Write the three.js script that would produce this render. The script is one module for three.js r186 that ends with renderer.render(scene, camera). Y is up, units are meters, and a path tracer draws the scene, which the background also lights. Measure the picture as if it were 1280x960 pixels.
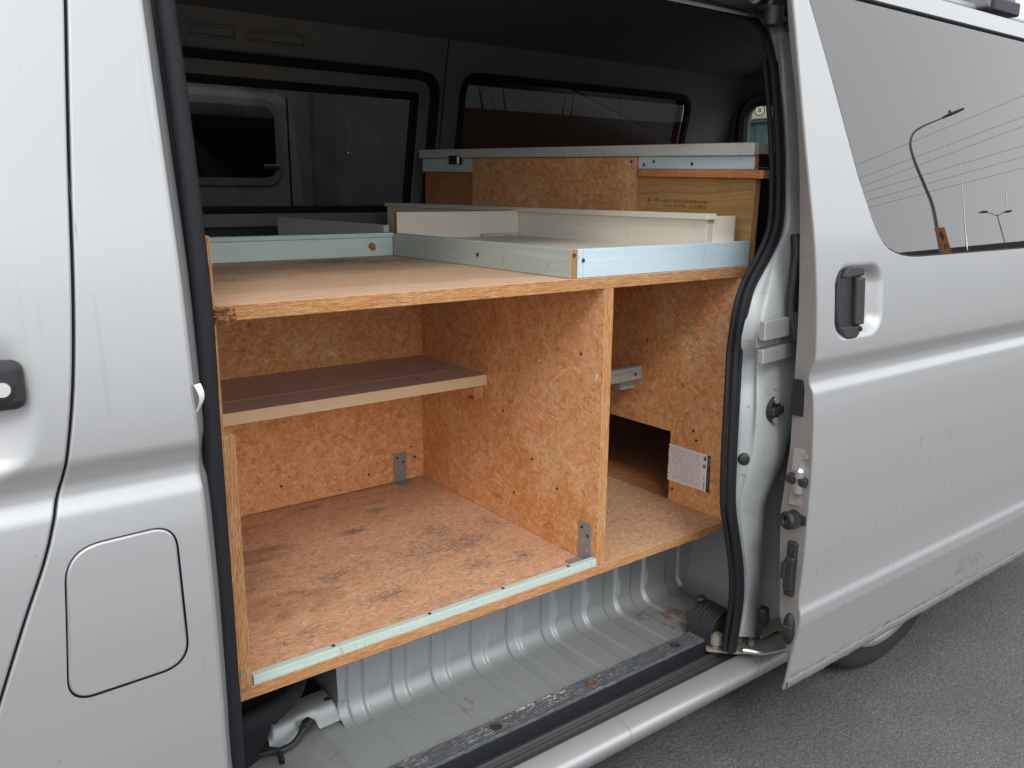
import * as THREE from 'three';
import { RoundedBoxGeometry } from 'three/addons/geometries/RoundedBoxGeometry.js';
import { mergeGeometries } from 'three/addons/utils/BufferGeometryUtils.js';

// ------------------------------------------------------------------ camera, sky, sun, exposure
const scene = new THREE.Scene();
const camera = new THREE.PerspectiveCamera(49.28, 4 / 3, 0.05, 900);
camera.rotation.order = 'YXZ';
camera.rotation.set(-0.2284, -0.6472, 0.0078);
camera.position.set(-0.349, 1.194, 1.071);

const SKY_GAIN = 1.0;
{
  const w = 512, h = 256, a = new Float32Array(w * h * 4);
  let s = 7; const rnd = () => (s = (s * 16807) % 2147483647) / 2147483647;
  const ph = []; for (let i = 0; i < 14; i++) ph.push([1 + Math.floor(rnd() * 7), 1.5 + rnd() * 7, rnd() * 6.28, rnd() * 6.28]);
  for (let j = 0; j < h; j++) for (let i = 0; i < w; i++) {
    const el = (0.5 - (j + 0.5) / h) * Math.PI, az = ((i + 0.5) / w) * 2 * Math.PI, up = Math.max(0, Math.sin(el));
    let c = 0; for (const p of ph) c += Math.sin(az * p[0] + p[2]) * Math.sin(el * p[1] + p[3]);
    let L = (0.88 + 0.24 * up) * (1 + 0.018 * c);
    if (el < 0) L = 0.3;
    const o = (j * w + i) * 4;
    a[o] = L * 0.985 * SKY_GAIN; a[o + 1] = L * SKY_GAIN; a[o + 2] = L * 1.03 * SKY_GAIN; a[o + 3] = 1;
  }
  const t = new THREE.DataTexture(a, w, h, THREE.RGBAFormat, THREE.FloatType);
  t.flipY = true; t.magFilter = t.minFilter = THREE.LinearFilter; t.wrapS = THREE.RepeatWrapping;
  t.mapping = THREE.EquirectangularReflectionMapping; t.needsUpdate = true;
  scene.background = t; scene.environment = t;
}
const sun = new THREE.DirectionalLight(new THREE.Color(1, 0.975, 0.94), 0.7);
sun.position.set(-3.5, 9, 8); sun.target.position.set(0.5, 0.5, 0);
sun.castShadow = true; sun.shadow.radius = 30; sun.shadow.mapSize.set(2048, 2048);
Object.assign(sun.shadow.camera, { left: -6, right: 6, top: 6, bottom: -6, near: 0.1, far: 40 });
scene.add(sun, sun.target);
const renderer = new THREE.WebGLRenderer({ antialias: true });
renderer.toneMapping = THREE.LinearToneMapping;
renderer.toneMappingExposure = 1.8;
renderer.shadowMap.enabled = true;
renderer.setSize(1024, 768);

// ------------------------------------------------------------------ helpers
let seed = 12345;
const R = (a = 0, b = 1) => { seed = (seed * 16807) % 2147483647; return a + (b - a) * (seed / 2147483647); };
const used = {};
const numbered = (n) => { const k = used[n] = (used[n] ?? -1) + 1; return k ? n + '_' + String(k).padStart(3, '0') : n; };
function tag(o, label, category, group, kind) {
  if (label) o.userData.label = label; if (category) o.userData.category = category;
  if (group) o.userData.group = group; if (kind) o.userData.kind = kind; return o;
}
function thing(name, label, category, p = [0, 0, 0], group) {
  const g = new THREE.Group(); g.name = numbered(name); g.position.set(...p); scene.add(g); return tag(g, label, category, group);
}
function add(name, geo, mat, parent = scene, label) {
  if (Array.isArray(geo)) geo = mergeGeometries(geo.map((g) => { const q = g.index ? g.toNonIndexed() : g.clone(); q.clearGroups(); for (const k of Object.keys(q.attributes)) if (!['position', 'normal', 'uv'].includes(k)) q.deleteAttribute(k); if (!q.attributes.uv) q.setAttribute('uv', new THREE.BufferAttribute(new Float32Array(q.attributes.position.count * 2), 2)); return q; }));
  const m = new THREE.Mesh(geo, mat); m.name = parent === scene ? numbered(name) : name; m.castShadow = m.receiveShadow = true; parent.add(m);
  if (label) m.userData.label = label; return m;
}
const rgb = (r, g, b) => new THREE.Color().setRGB(r, g, b);
const P = (o) => new THREE.MeshPhysicalMaterial(o), S = (o) => new THREE.MeshStandardMaterial(o);

// monotone cubic through a table
function curve(X, Y) {
  const n = X.length, d = [], m = [];
  for (let i = 0; i < n - 1; i++) d.push((Y[i + 1] - Y[i]) / (X[i + 1] - X[i]));
  m[0] = d[0]; m[n - 1] = d[n - 2];
  for (let i = 1; i < n - 1; i++) m[i] = d[i - 1] * d[i] <= 0 ? 0 : 2 * d[i - 1] * d[i] / (d[i - 1] + d[i]);
  return (x) => {
    if (x <= X[0]) return Y[0] + m[0] * (x - X[0]); if (x >= X[n - 1]) return Y[n - 1] + m[n - 1] * (x - X[n - 1]);
    let i = 0; while (x > X[i + 1]) i++;
    const h = X[i + 1] - X[i], t = (x - X[i]) / h, t2 = t * t, t3 = t2 * t;
    return Y[i] * (2 * t3 - 3 * t2 + 1) + m[i] * h * (t3 - 2 * t2 + t) + Y[i + 1] * (3 * t2 - 2 * t3) + m[i + 1] * h * (t3 - t2);
  };
}
// side profile of the bodywork: height -> how far out the skin stands (open sliding door; the body is 0.13 further in)
const prof = curve(
  [0.27, 0.334, 0.405, 0.45, 0.468, 0.484, 0.5, 0.52, 0.603, 0.73, 0.8, 0.84, 0.862, 0.8735, 0.8775, 0.884, 0.892, 0.901, 0.914, 0.9275, 0.931, 0.945, 0.995, 1.095, 1.218, 1.339, 1.482, 1.56, 1.62, 1.68, 1.73, 1.77],
  [0.29, 0.308, 0.319, 0.3255, 0.328, 0.3278, 0.3232, 0.3228, 0.325, 0.324, 0.3208, 0.3182, 0.3153, 0.3135, 0.312, 0.308, 0.3046, 0.304, 0.307, 0.3116, 0.3121, 0.3118, 0.308, 0.2955, 0.2704, 0.2457, 0.2165, 0.1985, 0.175, 0.13, 0.06, -0.05]);
const dprof = curve( // the open door stands further out
  [0.2053, 0.2738, 0.3498, 0.3979, 0.4172, 0.4343, 0.4514, 0.4728, 0.5616, 0.6975, 0.7724, 0.8152, 0.8388, 0.8511, 0.8553, 0.8623, 0.8709, 0.8805, 0.8944, 0.9088, 0.9126, 0.9276, 0.9811, 1.0881, 1.2197, 1.3492, 1.5022, 1.5856],
  [0.2353, 0.2546, 0.2664, 0.2733, 0.276, 0.2758, 0.2709, 0.2704, 0.2728, 0.2717, 0.2683, 0.2655, 0.2624, 0.2605, 0.2589, 0.2546, 0.251, 0.2503, 0.2535, 0.2584, 0.259, 0.2587, 0.2546, 0.2412, 0.2144, 0.1879, 0.1567, 0.1374]);
const BODY = -0.13, FARSUM = -1.274; // the far side mirrors the near one: z -> FARSUM - z
const levels = (() => { const l = []; for (let y = 0.25; y < 1.78;) { l.push(y); y += y > 0.86 && y < 0.94 ? 0.003 : y > 0.455 && y < 0.53 ? 0.005 : 0.02; } return l; })();
const lerp = (a, b, t) => a + (b - a) * t;
const pw = (T) => (y) => { if (y <= T[0][0]) return T[0][1]; for (let i = 1; i < T.length; i++) if (y <= T[i][0]) return lerp(T[i - 1][1], T[i][1], (y - T[i - 1][0]) / (T[i][0] - T[i - 1][0])); return T[T.length - 1][1]; };

function grid(nu, nv, f, uvf) { // f(u,v) -> [x,y,z]
  const p = [], uv = [], ix = [];
  for (let j = 0; j <= nv; j++) for (let i = 0; i <= nu; i++) { const q = f(i / nu, j / nv, i, j); p.push(...q); uv.push(...(uvf ? uvf(q, i / nu, j / nv) : [q[0], q[1]])); }
  for (let j = 0; j < nv; j++) for (let i = 0; i < nu; i++) { const a = j * (nu + 1) + i, b = a + 1, c = a + nu + 1, d = c + 1; ix.push(a, b, d, a, d, c); }
  const g = new THREE.BufferGeometry();
  g.setAttribute('position', new THREE.Float32BufferAttribute(p, 3)); g.setAttribute('uv', new THREE.Float32BufferAttribute(uv, 2)); g.setIndex(ix); g.computeVertexNormals(); return g;
}
// polygons in (x, y) laid on the profile, cut into level bands
function skinPoly(polys, off) {
  const pos = [], nor = [], uv = [];
  const clip = (pl, yc, keepAbove) => { const o = []; for (let i = 0; i < pl.length; i++) { const a = pl[i], b = pl[(i + 1) % pl.length], ia = keepAbove ? a[1] >= yc : a[1] <= yc, ib = keepAbove ? b[1] >= yc : b[1] <= yc; if (ia) o.push(a); if (ia !== ib) { const t = (yc - a[1]) / (b[1] - a[1]); o.push([a[0] + (b[0] - a[0]) * t, yc]); } } return o; };
  for (const pl of polys) for (let k = 0; k < levels.length - 1; k++) {
    let c = clip(clip(pl, levels[k], true), levels[k + 1], false);
    c = c.filter((q, i) => { const r = c[(i + 1) % c.length]; return Math.hypot(q[0] - r[0], q[1] - r[1]) > 1e-7; });
    if (c.length < 3) continue;
    const v = c.map((q) => new THREE.Vector2(q[0], q[1])); if (THREE.ShapeUtils.area(v) < 0) { v.reverse(); }
    for (const t of THREE.ShapeUtils.triangulateShape(v, [])) for (const i of t) {
      const { x, y } = v[i]; pos.push(x, y, prof(y) + off); const s = (prof(y + 0.001) - prof(y - 0.001)) / 0.002, L = Math.hypot(1, s); nor.push(0, -s / L, 1 / L); uv.push(x, y);
    }
  }
  const g = new THREE.BufferGeometry(); g.setAttribute('position', new THREE.Float32BufferAttribute(pos, 3)); g.setAttribute('normal', new THREE.Float32BufferAttribute(nor, 3)); g.setAttribute('uv', new THREE.Float32BufferAttribute(uv, 2)); return g;
}
function dense(pl, step = 0.01, closed = true) { const o = []; for (let i = 0; i < pl.length - (closed ? 0 : 1); i++) { const a = pl[i], b = pl[(i + 1) % pl.length], n = Math.max(1, Math.ceil(Math.hypot(b[0] - a[0], b[1] - a[1]) / step)); for (let k = 0; k < n; k++) o.push([lerp(a[0], b[0], k / n), lerp(a[1], b[1], k / n)]); } if (!closed) o.push(pl[pl.length - 1]); return o; }
function inset(pl, d, closed = true) { // to the left of the walking direction
  return pl.map((p, i) => { const a = closed ? pl[(i + pl.length - 1) % pl.length] : pl[Math.max(0, i - 1)], b = closed ? pl[(i + 1) % pl.length] : pl[Math.min(pl.length - 1, i + 1)]; const tx = b[0] - a[0], ty = b[1] - a[1], L = Math.hypot(tx, ty) || 1; return [p[0] - ty / L * d, p[1] + tx / L * d]; });
}
function roundPoly(c, r, n = 8) { const o = []; const N = c.length; for (let i = 0; i < N; i++) { const p = c[i], a = c[(i + N - 1) % N], b = c[(i + 1) % N]; const la = Math.hypot(a[0] - p[0], a[1] - p[1]), lb = Math.hypot(b[0] - p[0], b[1] - p[1]), rr = Math.min(Array.isArray(r) ? r[i] : r, la / 2, lb / 2); const A = [p[0] + (a[0] - p[0]) / la * rr, p[1] + (a[1] - p[1]) / la * rr], Bq = [p[0] + (b[0] - p[0]) / lb * rr, p[1] + (b[1] - p[1]) / lb * rr]; for (let k = 0; k <= n; k++) { const t = k / n; o.push([(1 - t) ** 2 * A[0] + 2 * t * (1 - t) * p[0] + t * t * Bq[0], (1 - t) ** 2 * A[1] + 2 * t * (1 - t) * p[1] + t * t * Bq[1]]); } } return o; }
// rolled edge: pl is the true outline, walked with the panel on its left
function roll(pl, off, depth = 0.0045, r = 0.0022, closed = true) {
  const rows = [[r, 0], [r * 0.3, r * 0.25], [0, r], [0, depth]].map(([d, z]) => inset(pl, d, closed).map((p) => [p[0], p[1], prof(p[1]) + off - z]));
  const n = pl.length;
  return grid(closed ? n : n - 1, rows.length - 1, (u, v, i, j) => rows[j][i % n]);
}
const shapeOf = (pl, holes = []) => { const s = new THREE.Shape(pl.map((p) => new THREE.Vector2(...p))); s.holes = holes.map((h) => new THREE.Path(h.map((p) => new THREE.Vector2(...p)))); return s; };
const ext = (pl, depth, bevel = 0.001, holes) => { const g = new THREE.ExtrudeGeometry(shapeOf(pl, holes), { depth: Math.max(1e-4, depth - 2 * bevel), bevelEnabled: bevel > 0, bevelThickness: bevel, bevelSize: bevel, bevelOffset: -bevel, bevelSegments: 2, curveSegments: 6 }); g.translate(0, 0, bevel); return g; };
// closed frame of rectangular section: outer line o, width d inwards, thickness t
function ringG(o, d, t) { const i2 = inset(o, d), n = o.length, b = Math.min(0.0015, t / 3, d / 3), io = inset(o, b), ii = inset(o, d - b); const rows = [[o, 0], [o, t - b], [io, t], [ii, t], [i2, t - b], [i2, 0]]; return grid(n, rows.length - 1, (u, v, i, j) => [...rows[j][0][i % n], rows[j][1]]).toNonIndexed(); }
const rbox = (w, h, d, r = 0.001, seg = 2) => new RoundedBoxGeometry(w, h, d, seg, Math.min(r, w / 2.01, h / 2.01, d / 2.01));
const at = (g, x, y, z, rx = 0, ry = 0, rz = 0) => { g.applyMatrix4(new THREE.Matrix4().compose(new THREE.Vector3(x, y, z), new THREE.Quaternion().setFromEuler(new THREE.Euler(rx, ry, rz)), new THREE.Vector3(1, 1, 1))); return g; };
const V = (a) => new THREE.Vector3(...a);
const tube = (pts, r, seg = 80, rad = 8, closed = false, tension = 0.5) => new THREE.TubeGeometry(new THREE.CatmullRomCurve3(pts.map(V), closed, 'catmullrom', tension), seg, r, rad, closed);
const rrect = (x0, x1, y0, y1, r, n = 8) => roundPoly([[x0, y0], [x1, y0], [x1, y1], [x0, y1]], r, n);
const cyl = (r, h, n = 20, r2) => new THREE.CylinderGeometry(r2 ?? r, r, h, n);

// ------------------------------------------------------------------ procedural textures
function canvasTex(w, h, draw, { srgb = true, repeat = true } = {}) {
  const c = document.createElement('canvas'); c.width = w; c.height = h; const x = c.getContext('2d'); draw(x, w, h);
  const t = new THREE.CanvasTexture(c); if (srgb) t.colorSpace = THREE.SRGBColorSpace; if (repeat) t.wrapS = t.wrapT = THREE.RepeatWrapping; t.magFilter = THREE.LinearFilter; t.anisotropy = 8; return t;
}
// tileable value noise
function noiseField(n, cells, sd) {
  let s = sd; const r = () => (s = (s * 16807) % 2147483647) / 2147483647; const g = Array.from({ length: cells * cells }, r), o = new Float32Array(n * n);
  const sm = (t) => t * t * (3 - 2 * t);
  for (let j = 0; j < n; j++) { const y = j / n * cells, y0 = Math.floor(y), fy = sm(y - y0); for (let i = 0; i < n; i++) { const x = i / n * cells, x0 = Math.floor(x), fx = sm(x - x0), x1 = (x0 + 1) % cells, y1 = (y0 + 1) % cells; o[j * n + i] = lerp(lerp(g[y0 * cells + x0], g[y0 * cells + x1], fx), lerp(g[y1 * cells + x0], g[y1 * cells + x1], fx), fy); } }
  return o;
}
function fbm(n, base, oct, sd) { const o = new Float32Array(n * n); let a = 1, tot = 0, c = base; for (let k = 0; k < oct; k++) { const f = noiseField(n, Math.min(c, n), sd + k * 97); for (let i = 0; i < o.length; i++) o[i] += f[i] * a; tot += a; a *= 0.55; c *= 2; } for (let i = 0; i < o.length; i++) o[i] /= tot; return o; }
function dataTex(n, f, srgb) { const a = new Uint8Array(n * n * 4); for (let j = 0; j < n; j++) for (let i = 0; i < n; i++) { const c = f(i, j, j * n + i), o = (j * n + i) * 4; a[o] = Math.max(0, Math.min(255, c[0])); a[o + 1] = Math.max(0, Math.min(255, c[1] ?? c[0])); a[o + 2] = Math.max(0, Math.min(255, c[2] ?? c[0])); a[o + 3] = 255; } const t = new THREE.DataTexture(a, n, n); if (srgb) t.colorSpace = THREE.SRGBColorSpace; t.wrapS = t.wrapT = THREE.RepeatWrapping; t.magFilter = THREE.LinearFilter; t.minFilter = THREE.LinearMipmapLinearFilter; t.generateMipmaps = true; t.needsUpdate = true; return t; }
const hsl = (h, s, l, a = 1) => `hsla(${h},${s}%,${l}%,${a})`;
// pressed strands of wood; span in metres of the square canvas
function strands(x, w, h, span, n, hue, sat, light, spread, len = [0.008, 0.04], wid = [0.0012, 0.005], alpha = [0.1, 0.4], dir = null) {
  const k = w / span;
  for (let i = 0; i < n; i++) {
    const L = R(...len) * k, W = R(...wid) * k, px = R(0, w), py = R(0, h), a = dir === null ? R(0, Math.PI) : dir + R(-0.35, 0.35);
    const d = R(-1, 1); x.fillStyle = hsl(hue + R(-5, 6), sat + R(-10, 8), light + d * spread, R(...alpha));
    for (const ox of [0, -w, w]) for (const oy of [0, -h, h]) {
      if (px + ox < -L || px + ox > w + L || py + oy < -L || py + oy > h + L) continue;
      x.save(); x.translate(px + ox, py + oy); x.rotate(a); x.beginPath(); x.moveTo(-L / 2, 0); x.quadraticCurveTo(0, -W * R(0.6, 1.2), L / 2, W * R(-0.3, 0.3)); x.quadraticCurveTo(0, W * R(0.6, 1.2), -L / 2, 0); x.fill(); x.restore();
    }
  }
}
function specks(x, w, h, n, col, r0, r1) { for (let i = 0; i < n; i++) { x.fillStyle = col(i); x.beginPath(); x.ellipse(R(0, w), R(0, h), R(r0, r1), R(r0, r1) * R(0.4, 1), R(0, 3), 0, 7); x.fill(); } }
function blotch(x, cx, cy, rx, ry, col, n = 60, sz = 0.25) { for (let i = 0; i < n; i++) { const a = R(0, 6.28), d = Math.sqrt(R()) ; x.fillStyle = col; x.beginPath(); x.ellipse(cx + Math.cos(a) * d * rx, cy + Math.sin(a) * d * ry, rx * sz * R(0.3, 1), ry * sz * R(0.3, 1), R(0, 3), 0, 7); x.fill(); } }
const OSB = 1.0;
const osbTex = canvasTex(2048, 2048, (x, w, h) => {
  x.fillStyle = hsl(28, 62, 64); x.fillRect(0, 0, w, h);
  for (let i = 0; i < 90; i++) blotch(x, R(0, w), R(0, h), R(50, 170), R(50, 170), R() < 0.55 ? 'rgba(244,212,160,0.05)' : 'rgba(176,100,44,0.05)', 40, 0.5);
  strands(x, w, h, OSB, 10000, 28, 62, 64, 20, [0.014, 0.045], [0.004, 0.011], [0.14, 0.42]);
  strands(x, w, h, OSB, 18000, 28, 63, 63, 22, [0.005, 0.020], [0.0016, 0.005], [0.16, 0.5]);
  strands(x, w, h, OSB, 7000, 26, 62, 55, 20, [0.003, 0.012], [0.0009, 0.0026], [0.2, 0.6]);
  strands(x, w, h, OSB, 3600, 21, 62, 38, 9, [0.002, 0.012], [0.0007, 0.002], [0.2, 0.6]);
  strands(x, w, h, OSB, 2200, 37, 58, 83, 5, [0.006, 0.026], [0.0016, 0.0042], [0.2, 0.5]);
  for (let i = 0; i < 46; i++) blotch(x, R(0, w), R(0, h), R(5, 12), R(4, 10), `rgba(124,56,26,${R(0.08, 0.18)})`, 12, 0.6);
  specks(x, w, h, 150, () => hsl(20, 45, R(14, 26), R(0.4, 0.85)), 1.2, 4);
});
const edgeTex = canvasTex(2048, 128, (x, w, h) => {
  x.fillStyle = hsl(30, 66, 68); x.fillRect(0, 0, w, h);
  for (let i = 0; i < 4200; i++) { x.fillStyle = hsl(29 + R(-6, 6), 64 + R(-12, 10), 66 + R(-24, 16), R(0.2, 0.6)); x.fillRect(R(-60, w), R(0, h), R(14, 120), R(1.5, 7)); }
  for (let i = 0; i < 420; i++) { x.fillStyle = hsl(20, 50, R(14, 30), R(0.25, 0.6)); x.fillRect(R(0, w), R(0, h), R(6, 60), R(1, 2.6)); }
});
// the worn floor of the lower shelf, drawn at 1.075 x 0.66 m
const floorTex = canvasTex(2048, 1258, (x, w, h) => {
  x.fillStyle = hsl(27, 42, 63); x.fillRect(0, 0, w, h);
  const X = (m) => (m + 0.02) / 1.075 * w, Z = (m) => (m + 0.65) / 0.66 * h;
  strands(x, w, h, 1.075, 9000, 27, 42, 63, 14, [0.014, 0.05], [0.002, 0.007], [0.1, 0.34], 0);
  strands(x, w, h, 1.075, 26000, 26, 42, 62, 22, [0.005, 0.022], [0.001, 0.0032], [0.2, 0.62]);
  strands(x, w, h, 1.075, 5000, 16, 46, 58, 8, [0.004, 0.018], [0.0008, 0.0026], [0.15, 0.5], 0);
  strands(x, w, h, 1.075, 7000, 22, 28, 36, 9, [0.004, 0.018], [0.0005, 0.0015], [0.2, 0.6], 0);
  strands(x, w, h, 1.075, 2600, 29, 40, 80, 6, [0.004, 0.018], [0.0006, 0.0018], [0.2, 0.55], 0);
  // brown water stains with soft ragged edges
  for (const [mx, mz, rx, rz, n] of [[0.17, -0.42, 0.07, 0.035, 240], [0.09, -0.33, 0.08, 0.05, 200], [0.13, -0.56, 0.08, 0.03, 140], [0.15, -0.2, 0.09, 0.05, 260], [0.05, -0.48, 0.06, 0.06, 160], [0.30, -0.3, 0.1, 0.06, 120], [0.46, -0.5, 0.12, 0.07, 110]]) for (let i = 0; i < n; i++) { const a = R(0, 6.28), d = Math.sqrt(R()); x.fillStyle = `rgba(92,60,32,${R(0.015, 0.045)})`; x.beginPath(); x.ellipse(X(mx + Math.cos(a) * d * rx), Z(mz + Math.sin(a) * d * rz), R(10, 46), R(5, 20), R(-0.3, 0.3), 0, 7); x.fill(); }
  // ground-in grey scuffs: many short strokes gathered in drifts
  const drift = [[0.3, -0.3, 0.3, 0.2, 700], [0.5, -0.25, 0.14, 0.14, 700], [0.36, -0.42, 0.035, 0.02, 260], [0.34, -0.60, 0.04, 0.016, 140], [0.50, -0.33, 0.05, 0.05, 260], [0.53, -0.24, 0.06, 0.05, 420], [0.57, -0.12, 0.05, 0.03, 240], [0.28, -0.13, 0.06, 0.035, 300], [0.48, -0.14, 0.05, 0.03, 220], [0.24, -0.25, 0.05, 0.03, 220], [0.42, -0.24, 0.09, 0.06, 420], [0.62, -0.3, 0.04, 0.05, 200], [0.12, -0.09, 0.07, 0.03, 180], [0.46, -0.5, 0.03, 0.015, 110], [0.36, -0.06, 0.14, 0.03, 200], [0.9, -0.15, 0.1, 0.08, 160]];
  for (const [mx, mz, rx, rz, n] of drift) for (let i = 0; i < n; i++) { const g = R() + R() - 1, k = R() + R() - 1, v = R(42, 92); x.strokeStyle = `rgba(${v},${v - 2},${v + 3},${R(0.15, 0.6)})`; x.lineWidth = R(0.8, 2.6); const px = X(mx + g * rx), pz = Z(mz + k * rz), a = R(-0.5, 0.5), L = R(4, 26); x.beginPath(); x.moveTo(px, pz); x.lineTo(px + L * Math.cos(a), pz + L * Math.sin(a) * 0.7); x.stroke(); }
  specks(x, w, h, 120, () => `rgba(52,30,18,${R(0.4, 0.9)})`, 1.5, 5); specks(x, w, h, 120, () => `rgba(236,220,200,${R(0.4, 0.9)})`, 1.2, 3);
}, { repeat: false });
// the worn counter, drawn at 1.075 x 0.66 m
const topTex = canvasTex(2048, 1258, (x, w, h) => {
  x.fillStyle = hsl(30, 42, 67); x.fillRect(0, 0, w, h);
  const X = (m) => (m + 0.02) / 1.085 * w, Z = (m) => (m + 0.65) / 0.65 * h;
  strands(x, w, h, 1.075, 12000, 30, 42, 66, 12, [0.02, 0.08], [0.002, 0.006], [0.1, 0.35], 0);
  strands(x, w, h, 1.075, 22000, 30, 32, 66, 17, [0.008, 0.03], [0.0008, 0.0024], [0.15, 0.5], 0);
  blotch(x, X(0.3), Z(-0.4), 600, 180, 'rgba(120,100,74,0.04)', 200); blotch(x, X(0.42), Z(-0.56), 150, 50, 'rgba(62,74,80,0.12)', 90); blotch(x, X(0.54), Z(-0.5), 120, 40, 'rgba(62,74,80,0.10)', 70); blotch(x, X(0.1), Z(-0.3), 170, 60, 'rgba(70,66,62,0.07)', 80);
  for (let i = 0; i < 2600; i++) { x.strokeStyle = `rgba(82,66,50,${R(0.08, 0.4)})`; x.lineWidth = R(0.8, 2); const px = R(0, w), pz = R(0, h * 0.84); x.beginPath(); x.moveTo(px, pz); x.lineTo(px + R(10, 60), pz + R(-6, 6)); x.stroke(); }
  // bare rubbed band along the front
  for (let i = 0; i < 5200; i++) { const m = R(-0.02, 1.07), z0 = lerp(-0.118, -0.05, Math.min(1, Math.max(0, m / 0.9))) + R(-0.006, 0.006); const zz = lerp(z0, 0, R()); x.fillStyle = hsl(26 + R(-4, 5), 56, 77 + R(-8, 7), R(0.1, 0.4)); x.fillRect(X(m), Z(zz), R(20, 130), R(1, 4)); }
  for (let i = 0; i < 700; i++) { x.fillStyle = `rgba(58,72,80,${R(0.05, 0.3)})`; x.fillRect(X(0.37 + (R() + R() - 1) * 0.1), Z(-0.555 + (R() + R() - 1) * 0.05), R(12, 70), R(1, 4)); } blotch(x, X(0.42), Z(-0.5), 130, 40, 'rgba(70,84,92,0.10)', 80);
}, { repeat: false });
function paintedWood(base, streak, wear) {
  return canvasTex(1024, 512, (x, w, h) => {
    x.fillStyle = base; x.fillRect(0, 0, w, h);
    for (let i = 0; i < 900; i++) { x.fillStyle = streak(R()); x.fillRect(R(-100, w), R(0, h), R(40, 300), R(1, 3)); }
    for (let i = 0; i < 40; i++) { x.strokeStyle = wear(R(0.1, 0.45)); x.lineWidth = R(0.8, 2.4); x.beginPath(); const px = R(0, w), py = R(0, h); x.moveTo(px, py); x.lineTo(px + R(-30, 30), py + R(-60, 60)); x.stroke(); }
    for (let i = 0; i < 120; i++) { x.fillStyle = `rgba(${R(120, 160)},${R(92, 116)},${R(60, 80)},${R(0.25, 0.8)})`; x.beginPath(); x.ellipse(R(0, w), R(0, h), R(0.8, 3.6), R(0.5, 1.6), R(0, 3), 0, 7); x.fill(); }
    for (let i = 0; i < 60; i++) { x.fillStyle = wear(R(0.1, 0.5)); x.beginPath(); x.ellipse(R(0, w), R(0, h), R(1, 7), R(1, 4), R(0, 3), 0, 7); x.fill(); }
  });
}
const skyTex = paintedWood('rgb(196,217,225)', (t) => `rgba(${t > 0.5 ? '222,236,242' : '184,206,216'},0.14)`, (a) => `rgba(120,124,120,${a * 0.5})`);
const blueTex = paintedWood('rgb(196,218,212)', (t) => `rgba(${t > 0.5 ? '218,230,232' : '178,198,200'},0.14)`, (a) => `rgba(120,124,112,${a * 0.6})`);
const greenTex = paintedWood('rgb(176,186,180)', (t) => `rgba(${t > 0.5 ? '196,212,206' : '150,166,158'},0.18)`, (a) => `rgba(104,104,84,${a * 0.6})`);
const mintTex = paintedWood('rgb(186,204,195)', (t) => `rgba(${t > 0.5 ? '222,236,230' : '170,198,188'},0.2)`, (a) => `rgba(150,120,88,${a * 0.6})`);
const creamTex = paintedWood('rgb(224,216,200)', (t) => `rgba(${t > 0.5 ? '236,230,216' : '200,190,172'},0.14)`, (a) => `rgba(150,140,122,${a * 0.45})`);
const greyTex = paintedWood('rgb(206,206,200)', (t) => `rgba(${t > 0.5 ? '224,224,218' : '180,176,166'},0.25)`, (a) => `rgba(120,112,100,${a * 0.5})`);
const plyTex = canvasTex(1024, 1024, (x, w, h) => {
  x.fillStyle = hsl(36, 40, 54); x.fillRect(0, 0, w, h);
  for (let i = 0; i < 1300; i++) { x.strokeStyle = hsl(34 + R(-5, 5), 40, 52 + R(-16, 14), R(0.05, 0.28)); x.lineWidth = R(1, 5); const y = R(0, h); x.beginPath(); x.moveTo(0, y); for (let k = 1; k <= 8; k++) x.lineTo(k * w / 8, y + Math.sin(k * 0.9 + y * 0.013) * 16 + R(-2, 2)); x.stroke(); }
  blotch(x, 300, 560, 160, 120, 'rgba(92,66,30,0.05)', 90); blotch(x, 760, 700, 220, 140, 'rgba(226,190,124,0.05)', 90);
});
const shelfTex = canvasTex(512, 512, (x, w, h) => { x.fillStyle = hsl(17, 13, 70); x.fillRect(0, 0, w, h); for (let i = 0; i < 800; i++) { x.fillStyle = hsl(17 + R(-5, 5), 13, 70 + R(-9, 9), R(0.1, 0.3)); x.fillRect(R(-50, w), R(0, h), R(30, 240), R(1, 2.5)); } });
const brownBoardTex = canvasTex(512, 512, (x, w, h) => { x.fillStyle = hsl(20, 30, 36); x.fillRect(0, 0, w, h); for (let i = 0; i < 800; i++) { x.fillStyle = hsl(20 + R(-5, 5), 28, 36 + R(-10, 9), R(0.1, 0.35)); x.fillRect(R(-50, w), R(0, h), R(30, 240), R(1, 3)); } });
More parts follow.
